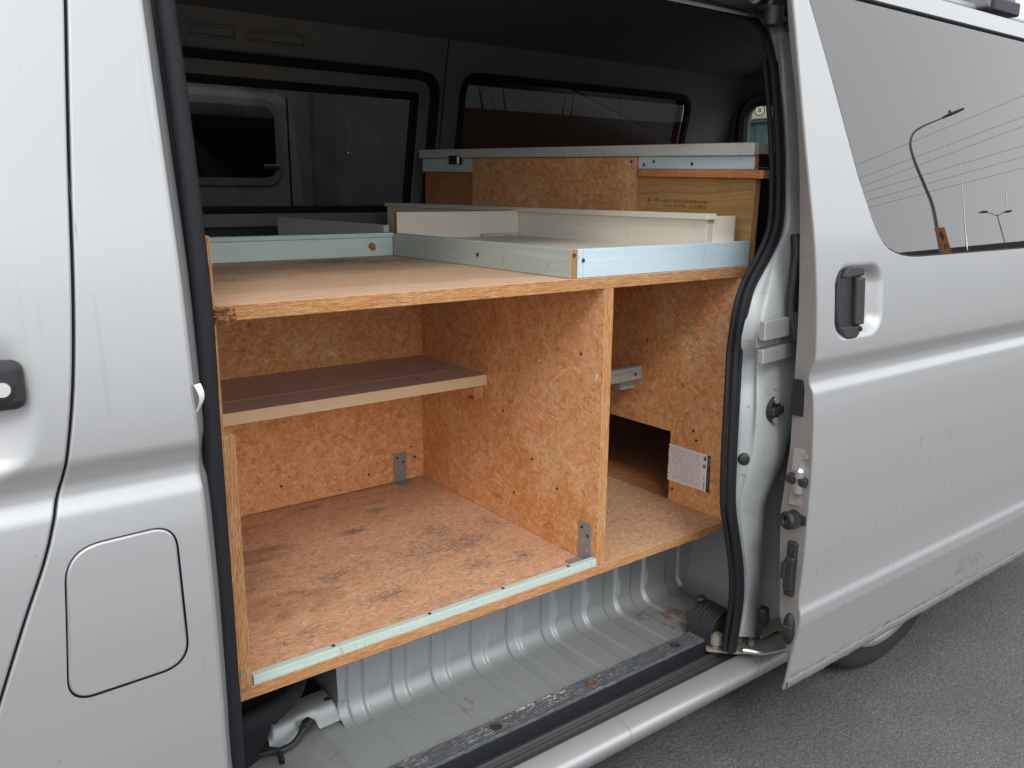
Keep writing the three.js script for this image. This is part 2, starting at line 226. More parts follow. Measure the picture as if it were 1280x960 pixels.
// paint film: faint orange-peel relief, fine scratches and rain marks as grime
const paintGrime = canvasTex(2048, 2048, (x, w, h) => { // 2 m square
  x.fillStyle = 'rgb(236,236,236)'; x.fillRect(0, 0, w, h);
  for (let i = 0; i < 150; i++) { x.strokeStyle = `rgba(${R() < 0.5 ? '196,194,190' : '255,255,255'},${R(0.1, 0.4)})`; x.lineWidth = R(0.6, 1.2); const px = R(0, w), py = R(0, h), a = R(0, 6.28), L = R(4, 30); x.beginPath(); x.moveTo(px, py); x.lineTo(px + L * Math.cos(a), py + L * Math.sin(a)); x.stroke(); }
  for (let i = 0; i < 60; i++) { x.fillStyle = `rgba(190,188,182,${R(0.03, 0.12)})`; x.beginPath(); x.ellipse(R(0, w), R(0, h), R(1, 3), R(10, 70), 0, 0, 7); x.fill(); }
  specks(x, w, h, 380, () => `rgba(140,136,128,${R(0.1, 0.45)})`, 0.6, 1.5);
  // rubbed dirt and drip marks low on the door
  const gx = (m) => m / 2 * w, gy = (m) => (1 - m / 2) * h;
  for (let i = 0; i < 90; i++) { x.fillStyle = `rgba(112,110,102,${R(0.08, 0.3)})`; x.beginPath(); x.ellipse(gx(1.6 + R(-0.05, 0.07)), gy(0.352 + R(-0.02, 0.02)), R(1, 7), R(1, 3), R(-0.9, -0.3), 0, 7); x.fill(); }
  for (let i = 0; i < 70; i++) { x.fillStyle = `rgba(128,126,118,${R(0.1, 0.35)})`; x.beginPath(); x.ellipse(gx(R(0.95, 1.8)), gy(R(0.29, 0.46)), R(0.8, 2.4), R(2, 7), R(-0.3, 0.3), 0, 7); x.fill(); }
  for (let i = 0; i < 26; i++) { x.fillStyle = `rgba(146,144,138,${R(0.15, 0.4)})`; x.beginPath(); x.ellipse(gx(R(0.95, 1.7)), gy(R(0.5, 0.72)), R(0.8, 2), R(4, 12), 0.2, 0, 7); x.fill(); }
  for (let i = 0; i < 260; i++) { x.fillStyle = `rgba(150,140,118,${R(0.1, 0.35)})`; x.beginPath(); x.ellipse(gx(R(0.92, 2.0)), gy(0.294 + Math.abs(R(-0.012, 0.02)) * R()), R(2, 14), R(0.8, 3), 0, 0, 7); x.fill(); }
}); paintGrime.repeat.set(0.5, 0.5);
const asphaltTex = (() => { const n = 1024, big = fbm(n, 5, 4, 11), fine = fbm(n, 340, 2, 3); let s = 99; const r = () => (s = (s * 16807) % 2147483647) / 2147483647; return dataTex(n, (i, j, k) => { let v = 86 + 24 * (big[k] - 0.5) + 36 * (fine[k] - 0.5) + 28 * (r() - 0.5); if (r() < 0.018) v += 60 * r() + 15; if (r() < 0.04) v -= 26; return [v * 1.0, v * 1.0, v * 1.01]; }, true); })();
const asphaltBump = (() => { const n = 512, f = fbm(n, 128, 2, 17); let s = 9; const r = () => (s = (s * 16807) % 2147483647) / 2147483647; return dataTex(n, (i, j, k) => { const v = 255 * f[k] * 0.8 + 50 * r(); return [v, v, v]; }); })();
asphaltTex.repeat.set(1 / 1.1, 1 / 1.1); asphaltBump.repeat.set(1 / 0.6, 1 / 0.6);
const grain = dataTex(256, (() => { const f = fbm(256, 64, 3, 41); return (i, j, k) => { const v = 255 * f[k]; return [v, v, v]; }; })());
const grainFine = grain.clone(); grainFine.repeat.set(24, 24);
const woodBump = dataTex(512, (() => { const f = fbm(512, 60, 4, 71); return (i, j, k) => { const v = 255 * f[k]; return [v, v, v]; }; })());
woodBump.repeat.set(3, 3);
const dirtyMetal = canvasTex(1024, 1024, (x, w, h) => {
  x.fillStyle = 'rgb(214,216,216)'; x.fillRect(0, 0, w, h);
  for (let i = 0; i < 60; i++) blotch(x, R(0, w), R(0, h), R(20, 90), R(20, 70), 'rgba(150,142,124,0.035)', 14, 0.5);
  for (let i = 0; i < 420; i++) { x.strokeStyle = `rgba(${R() < 0.6 ? '240,240,238' : '110,104,96'},${R(0.08, 0.35)})`; x.lineWidth = R(0.5, 1.5); const px = R(0, w), py = R(0, h), a = R(-0.6, 0.6), L = R(6, 50); x.beginPath(); x.moveTo(px, py); x.lineTo(px + L * Math.cos(a), py + L * Math.sin(a)); x.stroke(); }
  specks(x, w, h, 900, () => `rgba(100,84,62,${R(0.1, 0.45)})`, 0.6, 2.2); specks(x, w, h, 300, () => `rgba(240,238,230,${R(0.2, 0.6)})`, 0.6, 2);
});
const stepTex = canvasTex(1024, 1024, (x, w, h) => { // 1.2 m square, x along the step and y up the riser
  x.fillStyle = 'rgb(218,220,220)'; x.fillRect(0, 0, w, h); const X = (m) => m / 1.2 * w, Z = (m) => (1 - (0.28 - m) / 1.2) * h;
  for (let i = 0; i < 500; i++) { x.strokeStyle = `rgba(${R() < 0.65 ? '244,244,242' : '120,116,108'},${R(0.1, 0.4)})`; x.lineWidth = R(0.5, 1.4); const px = R(0, w), py = R(0, h), a = R(-0.7, 0.7), L = R(4, 34); x.beginPath(); x.moveTo(px, py); x.lineTo(px + L * Math.cos(a), py + L * Math.sin(a)); x.stroke(); }
  for (let i = 0; i < 700; i++) { x.strokeStyle = `rgba(${R(226, 246)},${R(222, 240)},${R(206, 232)},${R(0.1, 0.5)})`; x.lineWidth = R(0.5, 1.6); const m = 0.62 + R() * 0.42, px = X(m), py = Z(R(-0.12, 0.02)), L = R(2, 12), a = R(0, 3.1); x.beginPath(); x.moveTo(px, py); x.lineTo(px + L * Math.cos(a), py + L * Math.sin(a)); x.stroke(); }
  for (const [m, zz, n] of [[0.96, -0.07, 80], [0.99, -0.04, 60], [0.93, -0.02, 40], [0.9, -0.1, 30], [0.4, -0.05, 14]]) for (let i = 0; i < n; i++) { x.fillStyle = `rgba(${R(140, 178)},${R(84, 112)},${R(48, 72)},${R(0.04, 0.22)})`; x.beginPath(); x.ellipse(X(m + (R() + R() - 1) * 0.035), Z(zz + (R() + R() - 1) * 0.028), R(1, 9), R(1, 6), R(0, 3), 0, 7); x.fill(); }
  specks(x, w, h, 700, () => `rgba(104,92,74,${R(0.1, 0.45)})`, 0.5, 1.8);
}); stepTex.repeat.set(1 / 1.2, 1 / 1.2);
const scuffTex = canvasTex(2048, 256, (x, w, h) => {
  x.fillStyle = 'rgb(70,73,76)'; x.fillRect(0, 0, w, h);
  for (let i = 0; i < 4200; i++) { x.fillStyle = `rgba(${R(110, 180)},${R(112, 178)},${R(112, 172)},${R(0.08, 0.5)})`; x.fillRect(R(0, w), R(0, h), R(3, 34), R(1, 3)); }
  for (const [c, s, n] of [[380, 110, 200], [640, 160, 280], [980, 150, 240], [1250, 170, 480], [1560, 120, 200]]) for (let i = 0; i < n; i++) { x.fillStyle = `rgba(${R(180, 214)},${R(176, 208)},${R(156, 196)},${R(0.08, 0.5)})`; x.beginPath(); x.ellipse(c + (R() + R() - 1) * s, h * R(0.25, 1), R(1, 8), R(1, 4), 0, 0, 7); x.fill(); }
  for (const [c, yy] of [[360, 0.84], [1180, 0.85], [1300, 0.8]]) blotch(x, c, h * yy, 44, 22, 'rgba(226,214,180,0.28)', 26, 0.4);
}, { repeat: false });

// ------------------------------------------------------------------ materials
const M = {};
const paint = (o = {}) => P({ color: rgb(0.525, 0.535, 0.54), metalness: 0.52, roughness: 0.47, map: paintGrime, clearcoat: 0.45, clearcoatRoughness: 0.16, ...o });
M.silver = paint();
M.silverIn = paint({ color: rgb(0.60, 0.615, 0.62), map: dirtyMetal, metalness: 0.3, clearcoat: 0.3, clearcoatRoughness: 0.3, roughness: 0.6 });
M.stepMetal = paint({ color: rgb(0.49, 0.505, 0.515), metalness: 0.5, map: stepTex, clearcoat: 0.35, clearcoatRoughness: 0.25, roughness: 0.55 });
M.jamb = paint({ color: rgb(0.46, 0.43, 0.41), map: dirtyMetal, clearcoat: 0.2, clearcoatRoughness: 0.4, roughness: 0.7, metalness: 0.3 });
M.rubber = P({ specularIntensity: 0.45, color: rgb(0.014, 0.0155, 0.0185), roughness: 0.62, bumpMap: grainFine, bumpScale: 0.0003 });
M.gapBlack = S({ color: rgb(0.01, 0.01, 0.013), roughness: 0.9 });
M.plastic = S({ color: rgb(0.02, 0.021, 0.024), roughness: 0.42, bumpMap: grainFine, bumpScale: 0.0002 });
M.plasticWorn = S({ color: rgb(0.036, 0.038, 0.041), roughness: 0.5, map: dirtyMetal, bumpMap: grainFine, bumpScale: 0.0002 });
M.scuff = S({ color: rgb(1, 1, 1), map: scuffTex, roughness: 0.95 });
M.channel = S({ color: rgb(0.05, 0.053, 0.057), map: dirtyMetal, roughness: 0.6 });
M.zinc = S({ color: rgb(0.45, 0.44, 0.42), map: dirtyMetal, metalness: 0.3, roughness: 0.5 });
M.dirtyZinc = S({ color: rgb(0.42, 0.38, 0.32), map: dirtyMetal, metalness: 0.35, roughness: 0.7 });
M.chrome = S({ color: rgb(0.7, 0.7, 0.7), metalness: 0.9, roughness: 0.25 });
M.trimIn = S({ color: rgb(0.25, 0.245, 0.235), roughness: 0.6, bumpMap: grainFine, bumpScale: 0.0003 });
M.head = S({ color: rgb(0.165, 0.175, 0.19), roughness: 0.95, bumpMap: grainFine, bumpScale: 0.0006 });
M.tint = P({ color: rgb(0.03, 0.0315, 0.033), transmission: 1, roughness: 0.02, thickness: 0, ior: 1.5 });
M.clear = P({ color: rgb(0.7, 0.74, 0.74), transmission: 1, roughness: 0.02, thickness: 0, ior: 1.5 });
M.privacy = P({ color: rgb(0.06, 0.06, 0.064), transmission: 1, roughness: 0.01, thickness: 0, ior: 2.2 });
const wood = (map, o = {}) => S({ map, roughness: 0.82, bumpMap: woodBump, bumpScale: 0.0006, ...o });
M.osb = wood(osbTex); M.edge = wood(edgeTex, { bumpScale: 0.001 }); M.floorBoard = wood(floorTex); M.topBoard = wood(topTex, { roughness: 0.7 });
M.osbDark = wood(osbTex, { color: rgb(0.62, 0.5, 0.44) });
M.blue = wood(blueTex, { roughness: 0.55, bumpScale: 0.0003 }); M.sky = wood(skyTex, { roughness: 0.55, bumpScale: 0.0003 }); M.green = wood(greenTex, { roughness: 0.6, bumpScale: 0.0003 }); M.mint = wood(mintTex, { roughness: 0.6, bumpScale: 0.0003 });
M.cream = wood(creamTex, { roughness: 0.5, bumpScale: 0.0002 }); M.greyWood = wood(greyTex, { roughness: 0.65 }); M.ply = wood(plyTex);
M.rawWood = wood(plyTex, { color: rgb(1, 0.86, 0.72) }); M.shelfTop = wood(shelfTex, { color: rgb(1.0, 1.0, 1.0), roughness: 0.55 }); M.shelfEdge = wood(creamTex, { color: rgb(1.0, 0.83, 0.61), roughness: 0.55, bumpScale: 0.0002 });
M.rawCream = wood(creamTex, { color: rgb(1, 0.86, 0.76) });
M.orangeBatten = wood(edgeTex, { color: rgb(1, 0.8, 0.68) });
M.screw = S({ color: rgb(0.1, 0.085, 0.06), metalness: 0.6, roughness: 0.5 });
M.brass = S({ color: rgb(0.6, 0.5, 0.3), metalness: 0.8, roughness: 0.35 });

// ------------------------------------------------------------------ ground
{
  const g = new THREE.PlaneGeometry(700, 700, 1, 1); g.rotateX(-Math.PI / 2); const p = g.attributes.position, u = g.attributes.uv;
  for (let i = 0; i < p.count; i++) u.setXY(i, p.getX(i), p.getZ(i));
  const m = add('asphalt_ground', g, S({ map: asphaltTex, roughness: 0.9, bumpMap: asphaltBump, bumpScale: 0.002 })); m.position.y = 0.07; tag(m, 'dark grey asphalt road surface under and beside the van', null, null, 'structure');
}

// ------------------------------------------------------------------ the van
const van = thing('silver_van', 'silver delivery van with its sliding side door open on a wooden fit-out', 'van');
const sub = (name, geo, mat, parent, label) => add(name, geo, mat, parent, label);

// front door, up to the seam
const SEAM = [[-0.42, 0.25], [-0.37, 0.50], [-0.3395, 0.62], [-0.309, 0.702], [-0.28, 0.776], [-0.252, 0.843], [-0.237, 0.89], [-0.229, 0.914], [-0.2185, 0.962], [-0.211, 1.005], [-0.203, 1.067], [-0.19, 1.188], [-0.178, 1.294], [-0.169, 1.37], [-0.155, 1.50], [-0.149, 1.56]];
const seamX = curve(SEAM.map((p) => p[1]), SEAM.map((p) => p[0]));
const smooth = (a, b, x) => { const t = Math.max(0, Math.min(1, (x - a) / (b - a))); return t * t * (3 - 2 * t); };
const fdLevels = levels.filter((y) => y < 1.55); fdLevels.push(1.55);
const dish = (x, y) => { const dx = (x + 0.345) / 0.105, dy = (y - 0.985) / 0.075; return -0.014 * (1 - smooth(0.62, 1.0, (Math.abs(dx) ** 2.6 + Math.abs(dy) ** 2.6) ** (1 / 2.6))); };
const frontDoor = sub('front_door', grid(110, fdLevels.length - 1, (u, v, i, j) => { const y = fdLevels[j], x1 = seamX(y) - 0.0036, x = lerp(-1.1, x1, 1 - (1 - u) ** 1.6); return [x, y, prof(y) + BODY + dish(x, y)]; }), M.silver, van);
sub('door_edge', roll(dense(fdLevels.map((y) => [seamX(y) - 0.0014, y]), 0.02, false), BODY, 0.0045, 0.0022, false), M.silver, frontDoor);
{
  const y0 = 1.013, x0 = -0.33;
  const hd = sub('door_handle', at(rbox(0.156, 0.047, 0.03, 0.011, 4), x0, y0, prof(y0) + BODY - 0.001, -0.1, 0, -0.02), M.plastic, frontDoor);
  sub('key_cylinder', [at(cyl(0.0095, 0.006, 28), -0.2725, 1.011, prof(1.011) + BODY + 0.015, Math.PI / 2 - 0.1)], M.plastic, frontDoor);
  sub('key_barrel', [at(cyl(0.0068, 0.006, 28), -0.2725, 1.011, prof(1.011) + BODY + 0.017, Math.PI / 2 - 0.1)], M.chrome, frontDoor);
}
// side panel between the seam and the door opening, around the fuel flap
const flapLine = roundPoly([[-0.2505, 0.679], [-0.1305, 0.6815], [-0.1315, 0.843], [-0.2365, 0.8405]], [0.026, 0.03, 0.026, 0.034], 10);
const PE = -0.0955; // edge of the panel at the opening
{
  const hole = inset(flapLine, -0.0017), xs = -0.19, N = hole.length;
  const cross = (top) => { let best = null; for (let i = 0; i < N; i++) { const a = hole[i], b = hole[(i + 1) % N]; if ((a[0] - xs) * (b[0] - xs) <= 0 && a[0] !== b[0]) { const y = a[1] + (b[1] - a[1]) * (xs - a[0]) / (b[0] - a[0]); if (best === null || (top ? y > best : y < best)) best = y; } } return best; };
  const yt = cross(true), yb = cross(false), cy = (yt + yb) / 2;
  const rightSide = hole.filter((p) => p[0] > xs).sort((a, b) => Math.atan2(b[1] - cy, b[0] - xs) - Math.atan2(a[1] - cy, a[0] - xs));
  const leftSide = hole.filter((p) => p[0] < xs).sort((a, b) => { const f = (p) => { const t = Math.atan2(p[1] - cy, p[0] - xs); return t < 0 ? t + 2 * Math.PI : t; }; return f(b) - f(a); }); // from bottom round to top
  const YB = 0.25, YT = 1.55, xe = PE - 0.006;
  const right = [[xs, YB], [xe, YB], [xe, YT], [xs, YT], [xs, yt], ...rightSide, [xs, yb]];
  const sm = []; for (const y of levels) if (y > YB && y < YT) sm.push([seamX(y) + 0.0036, y]); // upward
  // the seam runs below the flap's left edge further down, so the left piece follows it
  const left = [[xs, yb], ...leftSide, [xs, yt], [xs, YT], [seamX(YT) + 0.0036 < xs ? seamX(YT) + 0.0036 : xs - 1e-4, YT], ...sm.slice().reverse().map(([x, y]) => [Math.min(x, xs - 1e-4), y]), [seamX(YB) + 0.0036, YB], [xs, YB]];
  // where the seam passes to the right of xs the right piece is cut back
  const rightCut = [[xs, YB], [xe, YB], [xe, YT], ...sm.slice().reverse().filter(([x]) => x > xs), [xs, sm.filter(([x]) => x <= xs).pop()[1]], [xs, yt], ...rightSide, [xs, yb]];
  const panel = sub('side_panel', skinPoly([rightCut, left], BODY), M.silver, van);
  sub('panel_edge', roll(dense([...sm].reverse().map(([x, y]) => [x - 0.0022, y]), 0.02, false), BODY, 0.0045, 0.0022, false), M.silver, panel);
  sub('hole_edge', roll(inset(hole, 0).slice().reverse().map((p) => p), BODY, 0.008, 0.0001), M.gapBlack, panel);  // metal edge coloured black for the shade inside the flap gap
  // rounded return into the opening
  const jy = levels.filter((y) => y > YB && y < YT);
  const sec = [[-0.006, 0], [-0.003, -0.0008], [-0.0008, -0.003], [0, -0.006], [0.004, -0.022], [0.010, -0.034], [0.020, -0.05], [0.02, -0.10]];
  sub('opening_return', grid(sec.length - 1, jy.length - 1, (u, v, i, j) => [PE + sec[i][0], jy[j], prof(jy[j]) + BODY + sec[i][1]]), M.silver, panel);
  sub('gap_seal', grid(2, jy.length - 1, (u, v, i, j) => { const y = jy[j]; return [seamX(y) + (i - 1) * 0.02, y, prof(y) + BODY - 0.0056]; }), M.gapBlack, panel);
  sub('flap_gap_shade', skinPoly([inset(flapLine, -0.012)], BODY - 0.0056), M.gapBlack, panel);  // black sheet standing in for the shade behind the flap gap
  const flap = sub('fuel_flap', skinPoly([inset(flapLine, 0.0022)], BODY + 0.0004), M.silver, van);
  sub('flap_edge', roll(flapLine, BODY + 0.0004, 0.004), M.silver, flap);
}
const tagMat = S({ color: rgb(0.78, 0.78, 0.74), roughness: 0.8 });
sub('paper_tag', grid(4, 10, (u, v) => [-0.0985 + (0.009 - 0.005 * v) * u + 0.004 * Math.sin(v * 4.5), 0.990 - 0.042 * v, 0.1815 + 0.003 * Math.sin(v * 5) - 0.006 * u]), tagMat, van);

// rubber seal around the opening
function sweep(pts, rf, seg = 200, rad = 10, flat = 1) {
  const c = new THREE.CatmullRomCurve3(pts.map(V), false, 'centripetal'), fr = c.computeFrenetFrames(seg, false);
  return grid(rad, seg, (u, v, i, j) => { const p = c.getPointAt(j / seg), t = c.getTangentAt(j / seg); const side = new THREE.Vector3().crossVectors(t, new THREE.Vector3(0, 0, 1)).normalize(), up = new THREE.Vector3().crossVectors(side, t).normalize(), a = -u * 2 * Math.PI, r = rf(j / seg); return [p.x + side.x * Math.cos(a) * r + up.x * Math.sin(a) * r * flat, p.y + side.y * Math.cos(a) * r + up.y * Math.sin(a) * r * flat, p.z + side.z * Math.cos(a) * r + up.z * Math.sin(a) * r * flat]; });
}
const bz = (y) => prof(y) + BODY - 0.05;
const sealB = [[-0.0738, 0.26], [-0.0738, 0.5], [-0.0733, 0.65], [-0.0718, 0.8], [-0.0688, 0.95], [-0.0648, 1.05], [-0.0615, 1.2], [-0.0603, 1.32], [-0.060, 1.4]].map(([x, y]) => [x, y, bz(y)]);
const sealTop = [[-0.05, 1.46, 0.035], [-0.01, 1.5, 0.028], [0.06, 1.51, 0.026], [0.3, 1.512, 0.026], [0.7, 1.51, 0.026], [0.85, 1.508, 0.026], [0.93, 1.505, 0.027]];
const sealC = [[0.985, 1.495, 0.03], [1.016, 1.468, 0.034], [1.028, 1.43, 0.042], [1.0285, 1.336, 0.061], [1.02, 1.235, 0.082], [0.998, 1.133, 0.103], [0.978, 1.1, 0.108], [0.953, 1.073, 0.113], [0.905, 1.022, 0.12], [0.888, 0.98, 0.123], [0.882, 0.91, 0.121], [0.869, 0.842, 0.132], [0.862, 0.713, 0.140], [0.868, 0.62, 0.141], [0.889, 0.545, 0.141], [0.908, 0.477, 0.14], [0.924, 0.41, 0.133], [0.93, 0.34, 0.125], [0.93, 0.285, 0.12]];
const seal = sub('door_seal', sweep([...sealB, ...sealTop, ...sealC], (t) => t < 0.38 ? 0.0110 : t < 0.44 ? lerp(0.0110, 0.0085, (t - 0.38) / 0.06) : 0.0085, 320, 14, 0.85), M.rubber, van);
sub('seal_lip', sweep(sealC.slice(2).map(([x, y, z]) => [x - 0.009, y + 0.001, z - 0.010]), () => 0.0052, 160, 8), M.rubber, seal);
sub('seal_lip', sweep(sealC.slice(2).map(([x, y, z]) => [x + 0.006, y, z + 0.005]), () => 0.0034, 160, 8), M.rubber, seal);

// rear pillar of the opening
const CP = [
  [[1.028, 1.510, 0.026], [1.038, 1.511, 0.028], [1.053, 1.512, 0.033], [1.089, 1.515, 0.037], [1.117, 1.518, 0.039]],
  [[1.043, 1.454, 0.037], [1.051, 1.455, 0.040], [1.055, 1.455, 0.044], [1.079, 1.457, 0.047], [1.110, 1.460, 0.049]],
  [[1.048, 1.338, 0.061], [1.048, 1.338, 0.064], [1.049, 1.337, 0.067], [1.073, 1.339, 0.071], [1.104, 1.340, 0.072]],
  [[1.037, 1.224, 0.084], [1.038, 1.224, 0.087], [1.038, 1.224, 0.090], [1.061, 1.224, 0.095], [1.094, 1.224, 0.097]],
  [[1.016, 1.133, 0.103], [1.020, 1.133, 0.107], [1.023, 1.133, 0.112], [1.044, 1.133, 0.118], [1.085, 1.132, 0.120]],
  [[0.971, 1.079, 0.113], [0.973, 1.079, 0.119], [0.976, 1.080, 0.124], [1.023, 1.079, 0.138], [1.068, 1.077, 0.140]],
  [[0.917, 1.028, 0.119], [0.931, 1.028, 0.129], [0.937, 1.029, 0.144], [1.004, 1.026, 0.154], [1.060, 1.023, 0.155]],
  [[0.890, 0.980, 0.124], [0.903, 0.981, 0.142], [0.911, 0.982, 0.155], [0.997, 0.976, 0.164], [1.058, 0.971, 0.164]],
  [[0.883, 0.931, 0.127], [0.896, 0.932, 0.145], [0.897, 0.934, 0.158], [1.002, 0.925, 0.165], [1.068, 0.918, 0.163]],
  [[0.889, 0.885, 0.122], [0.906, 0.886, 0.141], [0.905, 0.888, 0.152], [1.005, 0.879, 0.164], [1.070, 0.871, 0.166]],
  [[0.875, 0.807, 0.135], [0.894, 0.808, 0.156], [0.893, 0.811, 0.167], [0.992, 0.797, 0.174], [1.053, 0.788, 0.176]],
  [[0.875, 0.746, 0.138], [0.889, 0.749, 0.159], [0.893, 0.751, 0.170], [0.979, 0.737, 0.176], [1.041, 0.719, 0.144]],
  [[0.875, 0.708, 0.139], [0.887, 0.711, 0.158], [0.894, 0.712, 0.169], [0.973, 0.698, 0.173], [1.045, 0.674, 0.135]],
  [[0.878, 0.669, 0.140], [0.885, 0.670, 0.151], [0.888, 0.673, 0.161], [0.953, 0.661, 0.167], [1.027, 0.635, 0.131]],
  [[0.882, 0.620, 0.141], [0.885, 0.621, 0.146], [0.889, 0.622, 0.152], [0.937, 0.614, 0.160], [1.024, 0.583, 0.124]],
  [[0.909, 0.523, 0.141], [0.911, 0.523, 0.145], [0.913, 0.524, 0.149], [0.958, 0.512, 0.148], [1.045, 0.477, 0.115]],
  [[0.929, 0.457, 0.139], [0.931, 0.458, 0.143], [0.933, 0.459, 0.147], [0.975, 0.444, 0.139], [1.055, 0.409, 0.108]],
  [[0.944, 0.391, 0.131], [0.946, 0.392, 0.135], [0.949, 0.392, 0.138], [0.990, 0.375, 0.128], [1.062, 0.340, 0.099]],
  [[0.945, 0.315, 0.123], [0.947, 0.316, 0.127], [0.951, 0.316, 0.130], [1.002, 0.295, 0.122], [1.056, 0.265, 0.098]]];
for (const r of CP) { const y = r[4][1]; r.unshift([r[0][0] - 0.002, r[0][1], r[0][2] - 0.016]); r.push([1.19, y, prof(y) + BODY - 0.03]); }
const cols = CP[0].length, cpCurves = []; for (let k = 0; k < cols; k++) cpCurves.push(new THREE.CatmullRomCurve3(CP.map((r) => V(r[k])), false, 'centripetal'));
const pillar = sub('rear_pillar', (() => { // cross direction also smoothed a little
  const nv = 110, sub4 = 4, nu = (cols - 1) * sub4;
  return grid(nu, nv, (u, v, i, j) => { const row = cpCurves.map((c) => c.getPoint(1 - v)); const c = new THREE.CatmullRomCurve3(row, false, 'centripetal', 0.3); return c.getPoint(u).toArray(); });
})(), M.silverIn, van);
{ // track, striker, grommet, latch
  sub('track_cover', at(rbox(0.13, 0.034, 0.012, 0.002), 0.928, 0.957, 0.178, -0.02, 0.12), M.silver, pillar);
  sub('track_cover', at(rbox(0.13, 0.026, 0.012, 0.002), 0.93, 0.911, 0.176, -0.02, 0.12), M.silver, pillar);
  sub('door_track', [at(rbox(0.13, 0.018, 0.006, 0.001), 0.93, 0.9345, 0.166, 0, 0.12)], M.zinc, pillar);
  sub('track_bolt', [at(cyl(0.006, 0.006, 6), 0.925, 0.9345, 0.172, Math.PI / 2, 0, 0)], M.dirtyZinc, pillar);
  const sp = roundPoly([[0, -0.029], [0.019, -0.011], [0.019, 0.011], [0, 0.029], [-0.019, 0.011], [-0.019, -0.011]], 0.012, 6);
  const st = sub('door_striker', at(ext(sp, 0.007, 0.0015), 0.928, 0.804, 0.1725, 0.02, 0.07), M.plastic, pillar);
  sub('striker_bar', at(rbox(0.036, 0.016, 0.012, 0.004, 3), 0.928, 0.804, 0.183, 0, 0.07), M.plastic, pillar);
  for (const dy of [0.019, -0.018]) sub('striker_bolt', at(cyl(0.0058, 0.005, 20), 0.928, 0.804 + dy, 0.1815, Math.PI / 2, 0, 0), M.zinc, pillar);
  sub('rubber_grommet', at(new THREE.SphereGeometry(0.0125, 20, 12).scale(1, 1, 0.45), 0.885, 0.712, 0.153, 0, -0.75), M.plastic, pillar);
  for (const [x, y] of [[0.915, 0.842], [0.94, 0.842], [0.902, 0.757], [0.888, 0.812], [0.887, 0.78]]) sub('weld_spot', at(new THREE.SphereGeometry(0.0022, 8, 6).scale(1, 1, 0.4), x, y, y > 0.8 && x < 0.895 ? 0.152 : 0.171), M.silver, pillar);
  sub('buffer_strip', [tube([[0.99, 1.115, 0.150], [0.975, 1.085, 0.165], [0.963, 1.04, 0.172], [0.957, 0.99, 0.176], [0.958, 0.942, 0.19]], 0.010, 40, 8)], M.plastic, pillar);
  sub('buffer_block', [at(rbox(0.016, 0.055, 0.022, 0.004), 0.957, 0.957, 0.193)], M.plastic, pillar);
  sub('lower_latch', [at(rbox(0.022, 0.042, 0.02, 0.006, 3), 1.01, 0.345, 0.135, 0, 0.2, 0.15), at(cyl(0.006, 0.03, 12), 0.993, 0.322, 0.138, 0.3, 0, 0.3)], M.plastic, pillar);
}
// inner trim behind the pillars and above the opening
sub('pillar_trim', 
  grid(4, sealC.length - 1, (u, v, i, j) => { const [x, y, z] = sealC[sealC.length - 1 - j]; return [[x + 0.006, y, z - 0.004], [x + 0.09, y, z - 0.05], [Math.max(x + 0.17, 1.13), y, z - 0.09], [1.32, y, -0.02], [2.6, y, -0.02]][i]; }), M.head, van);
sub('pillar_trim',
  grid(3, sealB.length - 1, (u, v, i, j) => { const [x, y, z] = sealB[j]; return [[-1.2, y, -0.02], [-0.09, y, -0.02], [-0.07, y, z - 0.08], [x + 0.008, y, z - 0.004]][i]; }), M.head, van);
// quarter panel and its pane behind the open sliding door
{
  const yl = levels.filter((y) => y < 1.56);
  const q = sub('quarter_panel', [
    grid(1, yl.filter((y) => y < 1.10).length - 1, (u, v, i, j) => [lerp(1.17, 2.64, u), yl[j], prof(yl[j]) + BODY]),
    grid(1, 12, (u, v) => { const y = lerp(1.07, 1.53, v); return [lerp(1.1, 1.25, u), y, prof(y) + BODY - 0.002]; }),
    grid(1, 12, (u, v) => { const y = lerp(1.07, 1.53, v); return [lerp(2.4, 2.64, u), y, prof(y) + BODY - 0.002]; }),
  ], M.silver, van);
  sub('window_pane', grid(1, 6, (u, v) => { const y = lerp(1.07, 1.54, v); return [lerp(1.25, 2.4, u), y, prof(y) + BODY - 0.004]; }), M.privacy, q);
}
// roof
const rs = []; for (let y = 1.53; y < 1.775; y += 0.02) rs.push([prof(y) + BODY, y]);
rs.push([-0.3, 1.792], [-0.637, 1.805]);
const roofSec = [...rs, ...rs.slice(0, -1).reverse().map(([z, y]) => [FARSUM - z, y])];
const roof = sub('roof', grid(12, roofSec.length - 1, (u, v, i, j) => [lerp(-1.6, 2.66, u), roofSec[j][1], roofSec[j][0]]), M.silver, van);
sub('roof_gutter', [tube([[-1.5, 1.60, prof(1.6) + BODY + 0.012], [2.6, 1.60, prof(1.6) + BODY + 0.012]], 0.012, 4, 8)], M.silver, roof);
const hl = [[0.046, 1.497], [0.01, 1.525], [-0.05, 1.585], [-0.16, 1.645], [-0.35, 1.69], [-0.64, 1.712], [-0.95, 1.70], [-1.18, 1.672], [-1.322, 1.642]];
const hlc = new THREE.CatmullRomCurve3(hl.map(([z, y]) => new THREE.Vector3(0, y, z)), false, 'centripetal');
const bow = (x, x0) => 0.006 * Math.exp(-(((x - x0) / 0.02) ** 2));
const headliner = sub('headliner', grid(200, 30, (u, v) => { const x = lerp(-1.6, 2.6, u), p = hlc.getPoint(v); return [x, p.y - (bow(x, 1.22) + bow(x, 0.1) + bow(x, 2.2)) * Math.sin(Math.PI * v), p.z]; }), M.head, van);
